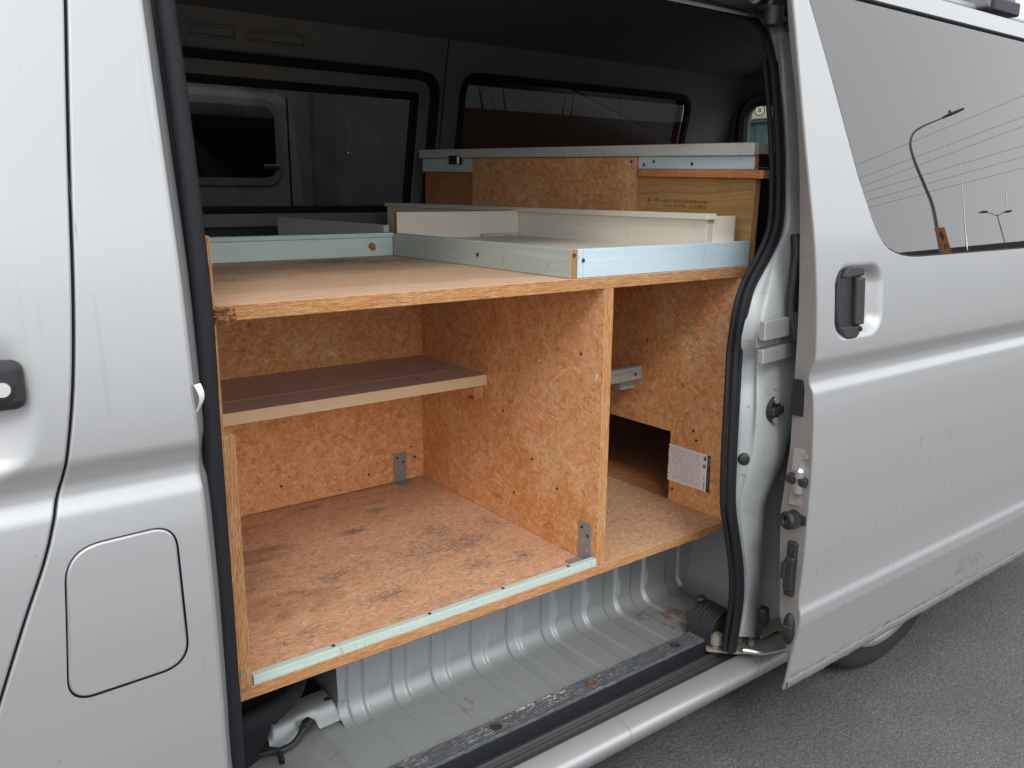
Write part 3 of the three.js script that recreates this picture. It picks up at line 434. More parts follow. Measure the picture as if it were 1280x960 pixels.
// header metal above the seal, outside
sub('door_header', grid(1, 4, (u, v, i, j) => { const s = [[0.02, 1.517], [0.040, 1.524], [0.052, 1.535], [0.066, 1.545], [prof(1.55) + BODY, 1.55]][j]; return [lerp(-0.15, 1.25, u), s[1], s[0]]; }), M.silver, van);
const rollr = sub('upper_roller', [at(rbox(0.055, 0.045, 0.035, 0.008, 3), 0.968, 1.522, 0.083, 0.2, 0, -0.15), at(cyl(0.017, 0.03, 20), 0.958, 1.492, 0.09), at(rbox(0.05, 0.012, 0.02, 0.003), 0.925, 1.52, 0.085, 0, 0, 0.3)], M.plastic, van);
sub('roller_wire', tube([[0.89, 1.53, 0.09], [0.875, 1.512, 0.097], [0.888, 1.502, 0.1], [0.91, 1.514, 0.1], [0.895, 1.505, 0.09]], 0.0025, 40, 6), M.plastic, rollr);
sub('roller_stop', at(new THREE.SphereGeometry(0.014, 16, 12).scale(1, 0.8, 1), 1.005, 1.481, 0.095), M.plastic, rollr);

// far side wall with its two windows, leaning in towards the roof like the near side
const lean = (g, y0, z0) => { const p = g.attributes.position; for (let i = 0; i < p.count; i++) p.setZ(i, p.getZ(i) + z0 + 0.204 * (p.getY(i) - y0)); g.computeVertexNormals(); return g; };
const W1 = rrect(-0.45, 1.148, 1.06, 1.547, 0.075), W2 = rrect(1.235, 2.335, 1.06, 1.562, 0.07);
{
  const far = sub('far_wall', [lean(ext([[-1.6, 1.0], [2.66, 1.0], [2.66, 1.66], [-1.6, 1.66]], 0.03, 0, [W1, W2]), 1.1, -1.428), at(rbox(4.26, 0.75, 0.03), 0.53, 0.64, -1.44)], M.trimIn, van);
  const ring = (o, d, t, z) => lean(ringG(o, d, t), 1.1, z);
  sub('window_seal', ring(inset(W1, -0.001), 0.022, 0.03, -1.408), M.rubber, far);
  sub('window_frame', ring(inset(W1, 0.018), 0.04, 0.02, -1.425), M.trimIn, far);
  sub('window_seal', ring(inset(W1, 0.054), 0.026, 0.02, -1.428), M.rubber, far);
  sub('window_pane', lean(new THREE.ShapeGeometry(shapeOf(inset(W1, 0.05))), 1.1, -1.426), M.tint, far);
  sub('window_seal', ring(inset(W2, -0.001), 0.02, 0.022, -1.41), M.rubber, far);
  sub('window_pane', lean(new THREE.ShapeGeometry(shapeOf(inset(W2, 0.01))), 1.1, -1.42), M.tint, far);
  for (const [x0, x1] of [[0.18, 0.3475], [0.372, 0.504], [0.53, 0.70]]) {
    const s = rrect(x0, x1, 1.577, 1.611, 0.007, 4);
    const v = sub('trim_slot', lean(ringG(s, 0.006, 0.008), 1.1, -1.398), M.trimIn, far);
    sub('slot_insert', lean(ext(inset(s, 0.008), 0.004, 0.001), 1.1, -1.398), M.trimIn, far);
  }
  sub('trim_seam', lean(ext([[1.172, 1.0], [1.175, 1.0], [1.175, 1.65], [1.172, 1.65]], 0.003, 0), 1.1, -1.399), M.gapBlack, far);
  sub('window_sill', at(rbox(1.7, 0.05, 0.07, 0.008), 0.33, 1.055, -1.375), S({ color: rgb(0.02, 0.024, 0.036), roughness: 0.6 }), far);
  sub('window_latch', at(rbox(0.02, 0.008, 0.01, 0.002), 0.86, 1.3, -1.365), M.chrome, far);
}
// rear wall with its window
{
  const o = roofSec.map(([z, y]) => [z, y]); const low = [[FARSUM - prof(1.0) - BODY, 1.0], [FARSUM - prof(0.4) - BODY, 0.35], [prof(0.4) + BODY, 0.35], [prof(1.0) + BODY, 1.0]];
  const hole = rrect(-1.262, -0.06, 1.275, 1.545, 0.07);
  const turn = (g) => { g.rotateY(Math.PI / 2); g.translate(2.62, 0, 0); return g; }; // shape x -> -z
  const mir = (pl) => pl.map(([a, b]) => [-a, b]).reverse();
  const rear = sub('rear_wall', turn(ext(mir([...o, ...low]), 0.04, 0, [mir(hole)])), M.head, van);
  sub('window_seal', turn(ringG(mir(inset(hole, -0.03)), 0.042, 0.03)).translate(-0.02, 0, 0), M.rubber, rear);
  sub('window_pane', turn(new THREE.ShapeGeometry(shapeOf(mir(hole)))).translate(0.02, 0, 0), M.clear, rear);
}
// floor, underbody, windscreen end
sub('load_floor', [at(rbox(1.35, 0.03, 1.25), -0.475, 0.44, -1.03), at(rbox(2.8, 0.03, 1.22), 1.2, 0.44, -0.8), at(rbox(1.6, 0.03, 1.3), 1.95, 0.44, -0.72)], M.trimIn, van);
sub('underbody', [at(rbox(1.25, 0.02, 0.3), 0.5, 0.245, -0.07), at(rbox(4.2, 0.02, 1.2), 0.5, 0.3, -0.82)], M.gapBlack, van);
sub('windscreen', grid(1, 1, (u, v) => [-1.6 + 0.0 * v, lerp(1.0, 1.7, v), lerp(-1.35, 0.1, u)]), M.clear, van);
sub('dashboard', at(rbox(0.3, 0.65, 1.5, 0.02), -1.5, 0.7, -0.64), M.plastic, van);

// step well: ribbed floor and riser
{
  const GR = [[-0.03, -0.004], [0.044, 0.071], [0.13, 0.158], [0.218, 0.246], [0.306, 0.333], [0.39, 0.42], [0.481, 0.509], [0.568, 0.594], [0.657, 0.685], [0.742, 0.774], [0.833, 0.867], [0.916, 0.954], [1.03, 1.07]];
  const groove = (x) => { let d = 0; for (const [a, b] of GR) d = Math.max(d, Math.min(smooth(a - 0.005, a + 0.003, x), 1 - smooth(b - 0.003, b + 0.005, x))); return d; };
  const mid = (x) => GR.slice(0, -1).some((g, i) => x > g[1] + 0.008 && x < GR[i + 1][0] - 0.008) ? 1 : 0;
  const sec = []; // z, y, normal z, normal y, groove depth
  for (let k = 0; k <= 22; k++) { const z = lerp(0.058, -0.118, k / 22); sec.push([z, 0.28, 0, 1, lerp(0.0016, 0.004, k / 22), 0]); }
  for (let k = 1; k <= 9; k++) { const a = k / 9 * Math.PI / 2; sec.push([-0.118 - 0.032 * Math.sin(a), 0.312 - 0.032 * Math.cos(a), Math.sin(a), Math.cos(a), 0.006, 0]); }
  for (let k = 1; k <= 22; k++) { const y = lerp(0.312, 0.455, k / 22); sec.push([-0.15, y, 1, 0, 0.006, y]); }
  const x0 = 0.196, x1 = 1.13, nx = 420;
  const prob = (x, s) => { const g = groove(x); let d = -g * s[4]; if (s[5] > 0 && mid(x)) d += 0.0022 * (smooth(0.362, 0.345, s[5])) * (1 - g); return d; };
  const step = sub('step_well', [
    grid(nx, sec.length - 1, (u, v, i, j) => { const x = lerp(x0, x1, u), s = sec[j], d = prob(x, s); return [x, s[1] + d * s[3], s[0] + d * s[2]]; }, (q) => [q[0], q[1] - q[2]]),
    grid(80, 31, (u, v, i, j) => { const x = lerp(-0.12, x0, u), s = sec[Math.min(j, 22)], z = j <= 22 ? s[0] : lerp(-0.118, -0.42, (j - 22) / 9); return [x, 0.28 - groove(x) * 0.003, z]; }, (q) => [q[0], q[1] - q[2]]),
    grid(1, 1, (u, v) => [x0, lerp(0.276, 0.455, v), lerp(-0.42, -0.15, u)]),
    grid(1, 1, (u, v) => [lerp(-0.12, x0, u), lerp(0.276, 0.455, v), -0.42]),
    // rounded end wall
    grid(12, 24, (u, v) => { const a = v * Math.PI / 2, z = lerp(0.10, -0.15, u); return [1.06 + 0.05 * Math.sin(a), 0.282 + (v < 0.999 ? 0.05 * (1 - Math.cos(a)) : 0.05), z]; }, (q) => [q[0], q[1] - q[2]]),
    grid(1, 1, (u, v) => [1.11 + 0.02 * v, lerp(0.331, 0.47, v), lerp(0.10, -0.15, u)]),
  ], M.stepMetal, van);
  const sill = [[0.020, 0.2895], [0.022, 0.291]];
  // ribbed scuff plate, with its raised end
  const ribs = []; ribs.push([0.019, 0.281], [0.0205, 0.2875]);
  for (let k = 0; k < 7; k++) { const z = 0.022 + k * 0.0058; ribs.push([z, 0.2865], [z + 0.0010, 0.2908], [z + 0.0034, 0.2908], [z + 0.0044, 0.2865]); }
  ribs.push([0.0635, 0.2862]);
  const plate = sub('scuff_plate', grid(260, ribs.length - 1, (u, v, i, j) => { const x = lerp(-0.12, 0.93, u); const w = 0.0008 * Math.sin(x * 37) + 0.0006 * Math.sin(x * 91) + 0.0005 * Math.sin(x * 263); return [x, ribs[j][1] + (j > 1 ? w * 0.4 : 0), ribs[j][0]]; }, (q, u, v) => [u, v]), M.scuff, van);
  sub('plate_side', grid(260, 2, (u, v, i, j) => { const x = lerp(-0.12, 0.93, u), w = 0.0008 * Math.sin(x * 37) + 0.0006 * Math.sin(x * 91) + 0.0005 * Math.sin(x * 263); return [[x, 0.2861 + w * 0.4, 0.0633], [x, 0.281 + w, 0.0652 + w * 0.5], [x, 0.257, 0.0662]][j]; }), M.rubber, plate);
  for (const x of [0.21, 0.40, 0.62, 0.85]) { sub('plate_screw', [at(new THREE.TorusGeometry(0.0085, 0.0022, 8, 24), x, 0.2905, 0.043, Math.PI / 2), at(cyl(0.006, 0.004, 12), x, 0.289, 0.043)], x === 0.62 ? S({ color: rgb(0.12, 0.06, 0.035), roughness: 0.8 }) : M.plasticWorn, plate); }
  sub('plate_end', [grid(26, 40, (u, v, i, j) => { const a = Math.PI * v, x = 0.962 - 0.045 * Math.cos(a); const rr = (i % 4 < 2 ? 0.0011 : 0), z = lerp(0.012, 0.078, u), y = 0.283 + (0.062 + rr) * Math.sin(a) ** 0.7; return [x, y, z]; }), at(cyl(0.03, 0.002, 20).scale(1.4, 1, 1), 0.957, 0.305, 0.0775, Math.PI / 2), at(new THREE.SphereGeometry(0.011, 12, 8).scale(1.3, 0.6, 1), 0.955, 0.352, 0.016)], M.plasticWorn, plate);
  // sill: seal ledge, black channel, silver strip, tuck-under
  const prof2 = (pts, mat, name, xa = -0.14, xb = 1.12, n = 30) => { const c = pts; return sub(name, grid(n, c.length - 1, (u, v, i, j) => [lerp(xa, xb, u), c[j][1], c[j][0]], (q) => [q[0], q[1] - q[2]]), mat, van); };
  prof2([[0.0665, 0.2575], [0.072, 0.2585], [0.0735, 0.261], [0.076, 0.2615], [0.079, 0.2605], [0.080, 0.257]], M.channel, 'sill_ledge', -0.14, 0.99);
  prof2([[0.079, 0.259], [0.0805, 0.252], [0.084, 0.2515], [0.0855, 0.2535], [0.0885, 0.2535], [0.090, 0.2505], [0.097, 0.2500], [0.0985, 0.2520], [0.101, 0.2520], [0.1025, 0.2500], [0.106, 0.25]], M.channel, 'door_channel', -0.14, 1.02);
  const strip = [[0.1055, 0.2500], [0.1065, 0.2555], [0.109, 0.2585], [0.113, 0.2595], [0.130, 0.2580], [0.146, 0.2545], [0.152, 0.2505], [0.1545, 0.244], [0.154, 0.236], [0.149, 0.226], [0.135, 0.206], [0.118, 0.19], [0.1, 0.185], [0.02, 0.185]];
  const sl = prof2(strip, M.silver, 'sill', -0.6, 1.35, 40);
  sub('sill_joint', grid(1, 7, (u, v, i, j) => [0.985 + u * 0.0016 - 0.006 * v, strip[j + 1][1] + 0.0006, strip[j + 1][0] + 0.0005]), M.dirtyZinc, sl);
  sub('sill_joint', grid(1, 7, (u, v, i, j) => [0.62 + u * 0.0012 - 0.004 * v, strip[j + 1][1] + 0.0005, strip[j + 1][0] + 0.0005]), M.dirtyZinc, sl);
  // roller arm of the sliding door at the sill
  const arm = sub('roller_arm', [at(ext(roundPoly([[0.905, 0.075], [0.93, 0.060], [1.01, 0.085], [1.09, 0.115], [1.09, 0.15], [1.02, 0.15], [0.955, 0.125]], 0.012, 5).map(([x, z]) => [x, -z]).reverse(), 0.006, 0.001), 0, 0.272, 0, -Math.PI / 2)], M.dirtyZinc, van);
  sub('arm_rod', tube([[0.955, 0.285, 0.13], [0.985, 0.283, 0.158], [1.03, 0.286, 0.175], [1.09, 0.294, 0.19], [1.14, 0.294, 0.195]], 0.0065, 40, 10), M.chrome, arm);
  for (const [x, z] of [[0.985, 0.098], [1.012, 0.108], [0.99, 0.125]]) sub('arm_bolt', at(cyl(0.0075, 0.01, 6), x, 0.285, z), M.dirtyZinc, arm);
  sub('arm_roller', [at(cyl(0.013, 0.02, 24), 0.93, 0.297, 0.082), at(cyl(0.008, 0.035, 20), 0.93, 0.292, 0.082)], M.dirtyZinc, arm);
  sub('arm_plate', [at(rbox(0.10, 0.004, 0.05, 0.001), 1.07, 0.296, 0.105, 0.2, 0, 0.05)], M.dirtyZinc, arm);
}
// sliding door, pushed back along the outside
{
  const X0 = 0.919, X1 = 2.15, YB = 0.2738, xsD = [X0]; for (let x = X0; x < X1 - 1e-6;) { x = Math.min(X1, x + (x < 1.15 ? 0.0036 : 0.035)); xsD.push(x); }
  const rec = (x, y) => { const sx = (y - 1.004) * 0.03; const dx = Math.abs(x - 1.0484 - sx) - 0.075 + 0.036, dy = Math.abs(y - 1.0041) - 0.0626 + 0.036; const d = Math.hypot(Math.max(dx, 0), Math.max(dy, 0)) + Math.min(Math.max(dx, dy), 0) - 0.036; return -0.021 * smooth(0.003, -0.019, d); };
  const ysD = []; for (let y = YB; y < 1.072;) { ysD.push(y); y += y > 0.92 ? 0.0036 : (y > 0.825 || (y > 0.405 && y < 0.48)) ? 0.003 : 0.015; } ysD.push(1.0736);
  const winL = pw([[1.0736, 1.2613], [1.0747, 1.2314], [1.0784, 1.1961], [1.0838, 1.1736], [1.0913, 1.1511], [1.1009, 1.1351], [1.1127, 1.1223], [1.1277, 1.1105], [1.1448, 1.1009], [1.2218, 1.0677], [1.3823, 1.012], [1.5086, 0.965], [1.5311, 0.9596]]);
  const winR = pw([[1.0736, 1.95], [1.0747, 1.98], [1.0838, 2.02], [1.1127, 2.05], [1.1448, 2.065], [1.5311, 2.05]]);
  const yw = [1.0736, 1.0741, 1.0747, 1.0763, 1.0784, 1.0811, 1.0838, 1.0875, 1.0913, 1.0961, 1.1009, 1.1068, 1.1127, 1.1202, 1.1277, 1.1362, 1.1448, 1.163, 1.1844, 1.2218, 1.2646, 1.3074, 1.3449, 1.3823, 1.4251, 1.4679, 1.5086, 1.5311];
  const z = dprof;
  const doorG = [
    grid(xsD.length - 1, ysD.length - 1, (u, v, i, j) => { const x = xsD[i], y = ysD[j]; return [x + (i === 0 ? 0.002 : 0), y, z(y) + rec(x, y)]; }),
    grid(14, yw.length - 1, (u, v, i, j) => [lerp(X0 + 0.002, winL(yw[j]), u), yw[j], z(yw[j])]),
    grid(6, yw.length - 1, (u, v, i, j) => [lerp(winR(yw[j]), X1, u), yw[j], z(yw[j])]),
    grid(10, 6, (u, v) => { const y = lerp(1.5311, 1.5706, v); return [lerp(X0 + 0.002, X1, u), y, z(y)]; }),
  ];
  const door = sub('sliding_door', doorG, M.silver, van);
  // jamb (the edge that faces forward) and inner shell
  const zin = pw([[0.2738, 0.2492], [0.3016, 0.253], [0.3444, 0.2475], [0.3733, 0.2375], [0.4172, 0.2236], [0.5274, 0.2139], [0.6142, 0.2072], [0.7406, 0.2158], [0.8592, 0.2127], [0.9741, 0.2096], [1.0355, 0.206], [1.1123, 0.1993], [1.1663, 0.194], [1.2463, 0.1853], [1.3121, 0.1749], [1.3645, 0.1651], [1.4273, 0.1504], [1.4687, 0.1425], [1.52, 0.1345]]);
  const yj = []; for (let y = YB; y < 1.57; y += y > 0.83 && y < 0.93 ? 0.006 : 0.018) yj.push(y); yj.push(1.5706);
  const jp = (y) => { const p = z(y), q = zin(y), k = smooth(0.30, 0.46, y), m = Math.max(q - 0.03, p - 0.075); return [[X0 + 0.002, p], [X0 + 0.0006, p - 0.0006], [X0, p - 0.003], [X0 + 0.0015, p - 0.006], [X0 + 0.0085, q + 0.003], [X0 + 0.012, q], [X0 + 0.04, q - 0.004 * k], [X0 + 0.12, lerp(q - 0.003, m, k)], [2.1, lerp(q - 0.004, m, k)], [X1 - 0.003, p - 0.02], [X1, p]]; };
  const np = jp(1).length;
  sub('door_jamb', grid(np - 1, yj.length - 1, (u, v, i, j) => { const q = jp(yj[j])[i]; return [q[0], yj[j], q[1]]; }, (q) => [q[2] - q[0], q[1]]), M.jamb, door);
  sub('door_base', [grid(1, 2, (u, v, i, j) => { const q = [[YB + 0.0005, 0.2555], [YB - 0.004, 0.2525], [YB + 0.001, 0.2475]][j]; return [lerp(X0 + 0.003, X1, u), q[0], q[1]]; })], M.jamb, door);
  sub('door_hem', [grid(120, 4, (u, v, i, j) => { const x = lerp(X0 + 0.004, X1, u), q = [[0.2925, 0.0002], [0.292, 0.0022], [0.2824, 0.0028], [0.2738, 0.0022], [0.2722, -0.002]][j], w = 0.0007 * Math.sin(x * 60) + 0.0005 * Math.sin(x * 143) + 0.0004 * Math.sin(x * 311); return [x, q[0] + w, z(q[0]) + q[1]]; })], P({ color: rgb(0.36, 0.355, 0.33), map: dirtyMetal, metalness: 0.3, roughness: 0.65 }), door);
  // pane
  const outline = [...yw.map((y) => [winR(y), y]), ...yw.map((y) => [winL(y), y]).reverse()];
  const flatZ = (g, d) => { const p = g.attributes.position; for (let i = 0; i < p.count; i++) p.setZ(i, 0.4632 - 0.2041 * p.getY(i) + d + p.getZ(i)); g.computeVertexNormals(); return g; };
  sub('window_pane', flatZ(new THREE.ShapeGeometry(shapeOf(outline)), -0.0015), M.privacy, door);
  sub('pane_seal', flatZ(ringG(outline, 0.0026, 0.003), -0.003), M.rubber, door);
  sub('drip_strip', tube([[0.96, 1.533, z(1.533) + 0.0005], [2.05, 1.533, z(1.533) + 0.0005]], 0.0035, 2, 8), M.rubber, door);
  const streakMat = S({ color: rgb(0.55, 0.55, 0.55), roughness: 0.9 });
  const sk = (x, y0, y1, w) => sub('dried_streak', flatZ(new THREE.ShapeGeometry(shapeOf([[x - w * 0.15, y1], [x - w * 0.7, y0 + 0.01], [x, y0], [x + w * 0.7, y0 + 0.012], [x + w * 0.15, y1]])), -0.0008), streakMat, door);
  sk(1.452, 1.0774, 1.2539, 0.0016); sk(1.4545, 1.0774, 1.1095, 0.003); sk(1.65, 1.168, 1.20, 0.0016);
  // handle: black oval base, worn grip over its right half, cap and key housing
  const cap = roundPoly([[1.0056, 0.9361], [1.0463, 0.9361], [1.0600, 0.9522], [1.0698, 1.0667], [1.0142, 1.0699], [0.9928, 1.0506], [0.9885, 0.9704]], [0.014, 0.014, 0.01, 0.014, 0.02, 0.02, 0.02], 6);
  const sl = 0.06; // lean of the door at the handle
  const lay = (g, dz) => { const p = g.attributes.position; for (let i = 0; i < p.count; i++) p.setZ(i, p.getZ(i) + 0.2546 - 0.13 * (p.getY(i) - 0.99) + dz); g.computeVertexNormals(); return g; };
  sub('door_handle', lay(ext(cap, 0.012, 0.003), -0.019), M.plastic, door);
  sub('handle_grip', lay(ext(roundPoly([[1.033, 0.9625], [1.0585, 0.962], [1.0665, 1.0455], [1.040, 1.046]], 0.003, 4), 0.011, 0.0035), -0.008), M.plasticWorn, door);
  sub('handle_cap', lay(ext(roundPoly([[1.001, 1.0475], [1.0672, 1.0475], [1.069, 1.066], [1.016, 1.069]], [0.004, 0.004, 0.008, 0.014], 5), 0.018, 0.005), -0.017), M.plasticWorn, door);
  sub('key_housing', lay(ext(roundPoly([[1.004, 0.9375], [1.045, 0.9375], [1.0575, 0.953], [1.0582, 0.9600], [0.992, 0.961]], [0.012, 0.012, 0.006, 0.003, 0.006], 5), 0.015, 0.004), -0.017), M.plasticWorn, door);
  sub('key_hole', at(cyl(0.0042, 0.003, 16), 1.0525, 0.9535, 0.2575, Math.PI / 2 - 0.13), M.gapBlack, door);
  // fittings on the jamb
  const jx = (y, zz) => lerp(X0 + 0.0015, X0 + 0.0085, (z(y) - 0.006 - zz) / (z(y) - 0.009 - zin(y)));
  const ry = 0.17, flat = (a) => mergeGeometries(a.map((g) => { g = g.index ? g.toNonIndexed() : g; g.clearGroups(); return g; }));
  const onJ = (name, g, y, zz, d, mat, rx = 0) => sub(name, at(g, jx(y, zz) - d, y, zz, rx, ry, 0), mat, door);
  onJ('black_pad', rbox(0.003, 0.066, 0.034, 0.0008), 0.8388, 0.2335, 0.001, M.gapBlack, 0.03);
  onJ('guide_plate', rbox(0.003, 0.107, 0.036, 0.001), 0.6943, 0.2485, 0.0005, M.jamb);
  onJ('guide_pin', new THREE.CapsuleGeometry(0.0100, 0.036, 6, 16), 0.689, 0.2485, 0.005, M.chrome);
  onJ('guide_strap', rbox(0.019, 0.017, 0.038, 0.004, 3), 0.6916, 0.246, 0.006, M.plastic, 0.12);
  for (const [y, zz] of [[0.735, 0.2396], [0.7371, 0.2578], [0.6483, 0.2503]]) onJ('jamb_screw', at(cyl(0.0045, 0.003, 16), 0, 0, 0, 0, 0, Math.PI / 2), y, zz, 0.002, M.zinc);
  onJ('rubber_buffer', flat([at(new THREE.TorusGeometry(0.0112, 0.006, 10, 28), -0.019, 0, -0.008, 0, Math.PI / 2 - 0.35, 0), at(cyl(0.015, 0.028, 24, 0.013), -0.006, 0.0, -0.001, 0, 0.3, Math.PI / 2), at(rbox(0.008, 0.019, 0.036, 0.003), 0, 0.001, 0.005)]), 0.6173, 0.2482, 0.003, M.plastic);
  onJ('latch_contact', flat([rbox(0.010, 0.109, 0.020, 0.005, 3), at(rbox(0.016, 0.066, 0.018, 0.004, 3), -0.006, -0.006, 0.001), at(rbox(0.02, 0.032, 0.0095, 0.002), -0.012, 0.002, -0.006)]), 0.5188, 0.2471, 0.004, M.plastic);
  onJ('contact_screw', at(cyl(0.0048, 0.003, 12), 0, 0, 0, 0, 0, Math.PI / 2), 0.5616, 0.2492, 0.010, M.plasticWorn);
  onJ('door_stop', flat([at(new THREE.SphereGeometry(0.02, 20, 14).scale(0.45, 1.6, 0.62), 0, 0, 0), at(rbox(0.016, 0.023, 0.02, 0.004, 3), -0.006, 0, 0)]), 0.4001, 0.2535, 0.003, M.plastic);
}
// rack foot clamped to the gutter
{
  const foot = sub('roof_rack_foot', [at(ext(roundPoly([[-0.066, 0], [0.066, 0], [0.064, 0.035], [0.052, 0.10], [0.03, 0.15], [-0.06, 0.15], [-0.072, 0.07]], 0.008, 4), 0.06, 0.004), 1.768, 1.597, 0.045)], S({ color: rgb(0.2, 0.2, 0.215), roughness: 0.55 }), van);
  sub('foot_clamp', [at(rbox(0.125, 0.03, 0.07, 0.005), 1.775, 1.606, 0.08, 0.0), at(rbox(0.05, 0.03, 0.01, 0.003), 1.785, 1.652, 0.106)], S({ color: rgb(0.035, 0.033, 0.045), roughness: 0.6 }), foot);
}
// rear wheel
{
  const wx = 1.475, r = 0.315, wy = 0.07 + r, wz = 0.055;
  const lat = (pts) => { const g = new THREE.LatheGeometry(pts.map((p) => new THREE.Vector2(...p)), 72); g.rotateX(Math.PI / 2); g.translate(wx, wy, wz); return g; };
  const wheel = new THREE.Group(); wheel.name = 'rear_wheel'; van.add(wheel);
  sub('tyre', lat([[0.246, 0.075], [0.25, 0.088], [0.262, 0.098], [0.285, 0.1], [0.302, 0.09], [0.312, 0.074], [0.315, 0.05], [0.315, 0.03], [0.309, 0.027], [0.309, 0.022], [0.315, 0.019], [0.315, -0.019], [0.309, -0.022], [0.309, -0.027], [0.315, -0.03], [0.315, -0.05], [0.30, -0.088], [0.2, -0.09]]), S({ color: rgb(0.016, 0.0155, 0.015), roughness: 0.85, bumpMap: grainFine, bumpScale: 0.0006 }), wheel);
  sub('rim', lat([[0.0, 0.05], [0.07, 0.052], [0.10, 0.06], [0.17, 0.07], [0.2, 0.078], [0.236, 0.094], [0.25, 0.097], [0.252, 0.08]]), M.silver, wheel);
  sub('hub_cap', lat([[0.0, 0.078], [0.06, 0.076], [0.078, 0.066], [0.082, 0.05]]), M.silver, wheel);
}
// black wheel and folded bracket in the step well
{
  const lat = (pts) => new THREE.LatheGeometry(pts.map((p) => new THREE.Vector2(...p)), 96);
  const sw = thing('spare_wheel', 'black round spare wheel lying under the shelf beside the front door seal', 'spare wheel', [-0.003, 0.282, -0.2]);
  sub('tyre', lat([[0.128, 0.126], [0.131, 0.133], [0.138, 0.1365], [0.147, 0.134], [0.1535, 0.126], [0.155, 0.116], [0.152, 0.107], [0.143, 0.101], [0.128, 0.098], [0.1, 0.09], [0.085, 0.0]]), M.rubber, sw);
  sub('rim', lat([[0.02, 0.105], [0.06, 0.108], [0.075, 0.116], [0.085, 0.118], [0.095, 0.112], [0.112, 0.112], [0.12, 0.121], [0.126, 0.122], [0.1285, 0.115]]), S({ color: rgb(0.05, 0.05, 0.052), map: dirtyMetal, roughness: 0.5, metalness: 0.3 }), sw);
  for (let k = 0; k < 6; k++) { const a = k / 6 * 6.283 + 0.35; sub('wheel_nut', at(cyl(0.008, 0.012, 6), Math.cos(a) * 0.085, 0.124, Math.sin(a) * 0.085), k === 1 ? S({ color: rgb(0.1, 0.16, 0.22), roughness: 0.5, metalness: 0.4 }) : S({ color: rgb(0.22, 0.13, 0.06), roughness: 0.7, metalness: 0.3 }), sw); }
  const br = thing('floor_bracket', 'folded silver metal bracket bolted to the step beside the spare wheel', 'bracket', [0.135, 0.281, -0.15]);
  // saddle shape: flat top, rolled front, cut-out in the middle of its lip
  const sec = [[-0.055, 0.0], [-0.05, 0.03], [-0.042, 0.037], [-0.008, 0.036], [0.0, 0.033], [0.006, 0.026], [0.010, 0.014], [0.013, 0.002]];
  sub('plate', [grid(60, sec.length - 1, (u, v, i, j) => { const x = lerp(-0.068, 0.064, u), e = Math.min(1, Math.min(u, 1 - u) / 0.08), cut = smooth(0.36, 0.42, u) * (1 - smooth(0.62, 0.68, u)); let [zz, y] = sec[j]; if (j >= 5) { y = lerp(y, 0.024 - 0.002 * (j - 5), cut); zz = lerp(zz, 0.004, cut); } y *= lerp(0.55, 1, smooth(0, 1, e)); return [x, y + 0.003, zz + 0.28 * -x * 0.2]; })], M.stepMetal, br);
  for (const [x, zz] of [[-0.052, -0.006], [0.048, -0.014]]) sub('bolt_hole', at(cyl(0.0055, 0.003, 16).scale(1.3, 1, 0.8), x, 0.0385, zz), M.gapBlack, br);
  const lv = thing('release_lever', 'black plastic lever with cable lying on the floor bracket', 'lever', [0.09, 0.285, -0.13]);
  sub('arm', [tube([[0.046, 0.028, -0.004], [0.032, 0.022, 0.004], [0.008, 0.012, 0.016], [-0.018, 0.008, 0.012], [-0.05, 0.008, -0.03]], 0.0055, 40, 10), at(rbox(0.018, 0.014, 0.014, 0.003), 0.04, 0.028, 0.0, 0, 0.5)], M.plastic, lv);
  sub('fork', [tube([[-0.018, 0.008, 0.012], [-0.045, 0.006, 0.0], [-0.06, 0.006, -0.01]], 0.004, 20, 8), tube([[-0.016, 0.008, 0.014], [-0.018, 0.003, 0.03], [-0.02, 0.001, 0.036]], 0.005, 16, 8)], M.plastic, lv);
}

// ------------------------------------------------------------------ boards
// a board with faces along its grain and pressed layers on its edges; textures in metres
function boardG(x0, x1, y0, y1, z0, z1, { r = 0.0012, scale = OSB, fit = null, edgeLen = 0.5 } = {}) {
  const g = rbox(x1 - x0, y1 - y0, z1 - z0, r, 2); g.translate((x0 + x1) / 2, (y0 + y1) / 2, (z0 + z1) / 2);
  const dim = [x1 - x0, y1 - y0, z1 - z0], mn = [x0, y0, z0], ta = dim.indexOf(Math.min(...dim)), p = g.attributes.position, n = g.attributes.normal, uv = g.attributes.uv;
  const o1 = R(), o2 = R();
  for (let i = 0; i < p.count; i++) {
    const q = [p.getX(i), p.getY(i), p.getZ(i)], m = [n.getX(i), n.getY(i), n.getZ(i)].map(Math.abs), a = m.indexOf(Math.max(...m));
    if (a === ta) { const [b, c] = a === 0 ? [2, 1] : a === 1 ? [0, 2] : [0, 1]; if (fit) uv.setXY(i, (q[b] - fit[0]) / (fit[1] - fit[0]), 1 - (q[c] - fit[2]) / (fit[3] - fit[2])); else uv.setXY(i, q[b] / scale + o1, q[c] / scale + o2); }
    else { const b = [0, 1, 2].find((k) => k !== a && k !== ta); uv.setXY(i, q[b] / edgeLen + o1, (q[ta] - mn[ta]) / dim[ta] * 0.94 + 0.03); }
  }
  return { g, ta };
}
function board(name, b, face, edge, parent, opt = {}, label) {
  const { g, ta } = boardG(...b, opt); const mats = [0, 0, 1, 1, 2, 2].map((a, k) => opt.sides && opt.sides[k] ? opt.sides[k] : a === ta ? face : edge);
  const m = add(name, g, mats, parent, label); if (opt.rot) { const c = new THREE.Vector3((b[0] + b[1]) / 2, (b[2] + b[3]) / 2, (b[4] + b[5]) / 2); g.translate(-c.x, -c.y, -c.z); m.position.copy(c); m.rotation.set(...opt.rot); }
  return m;
}
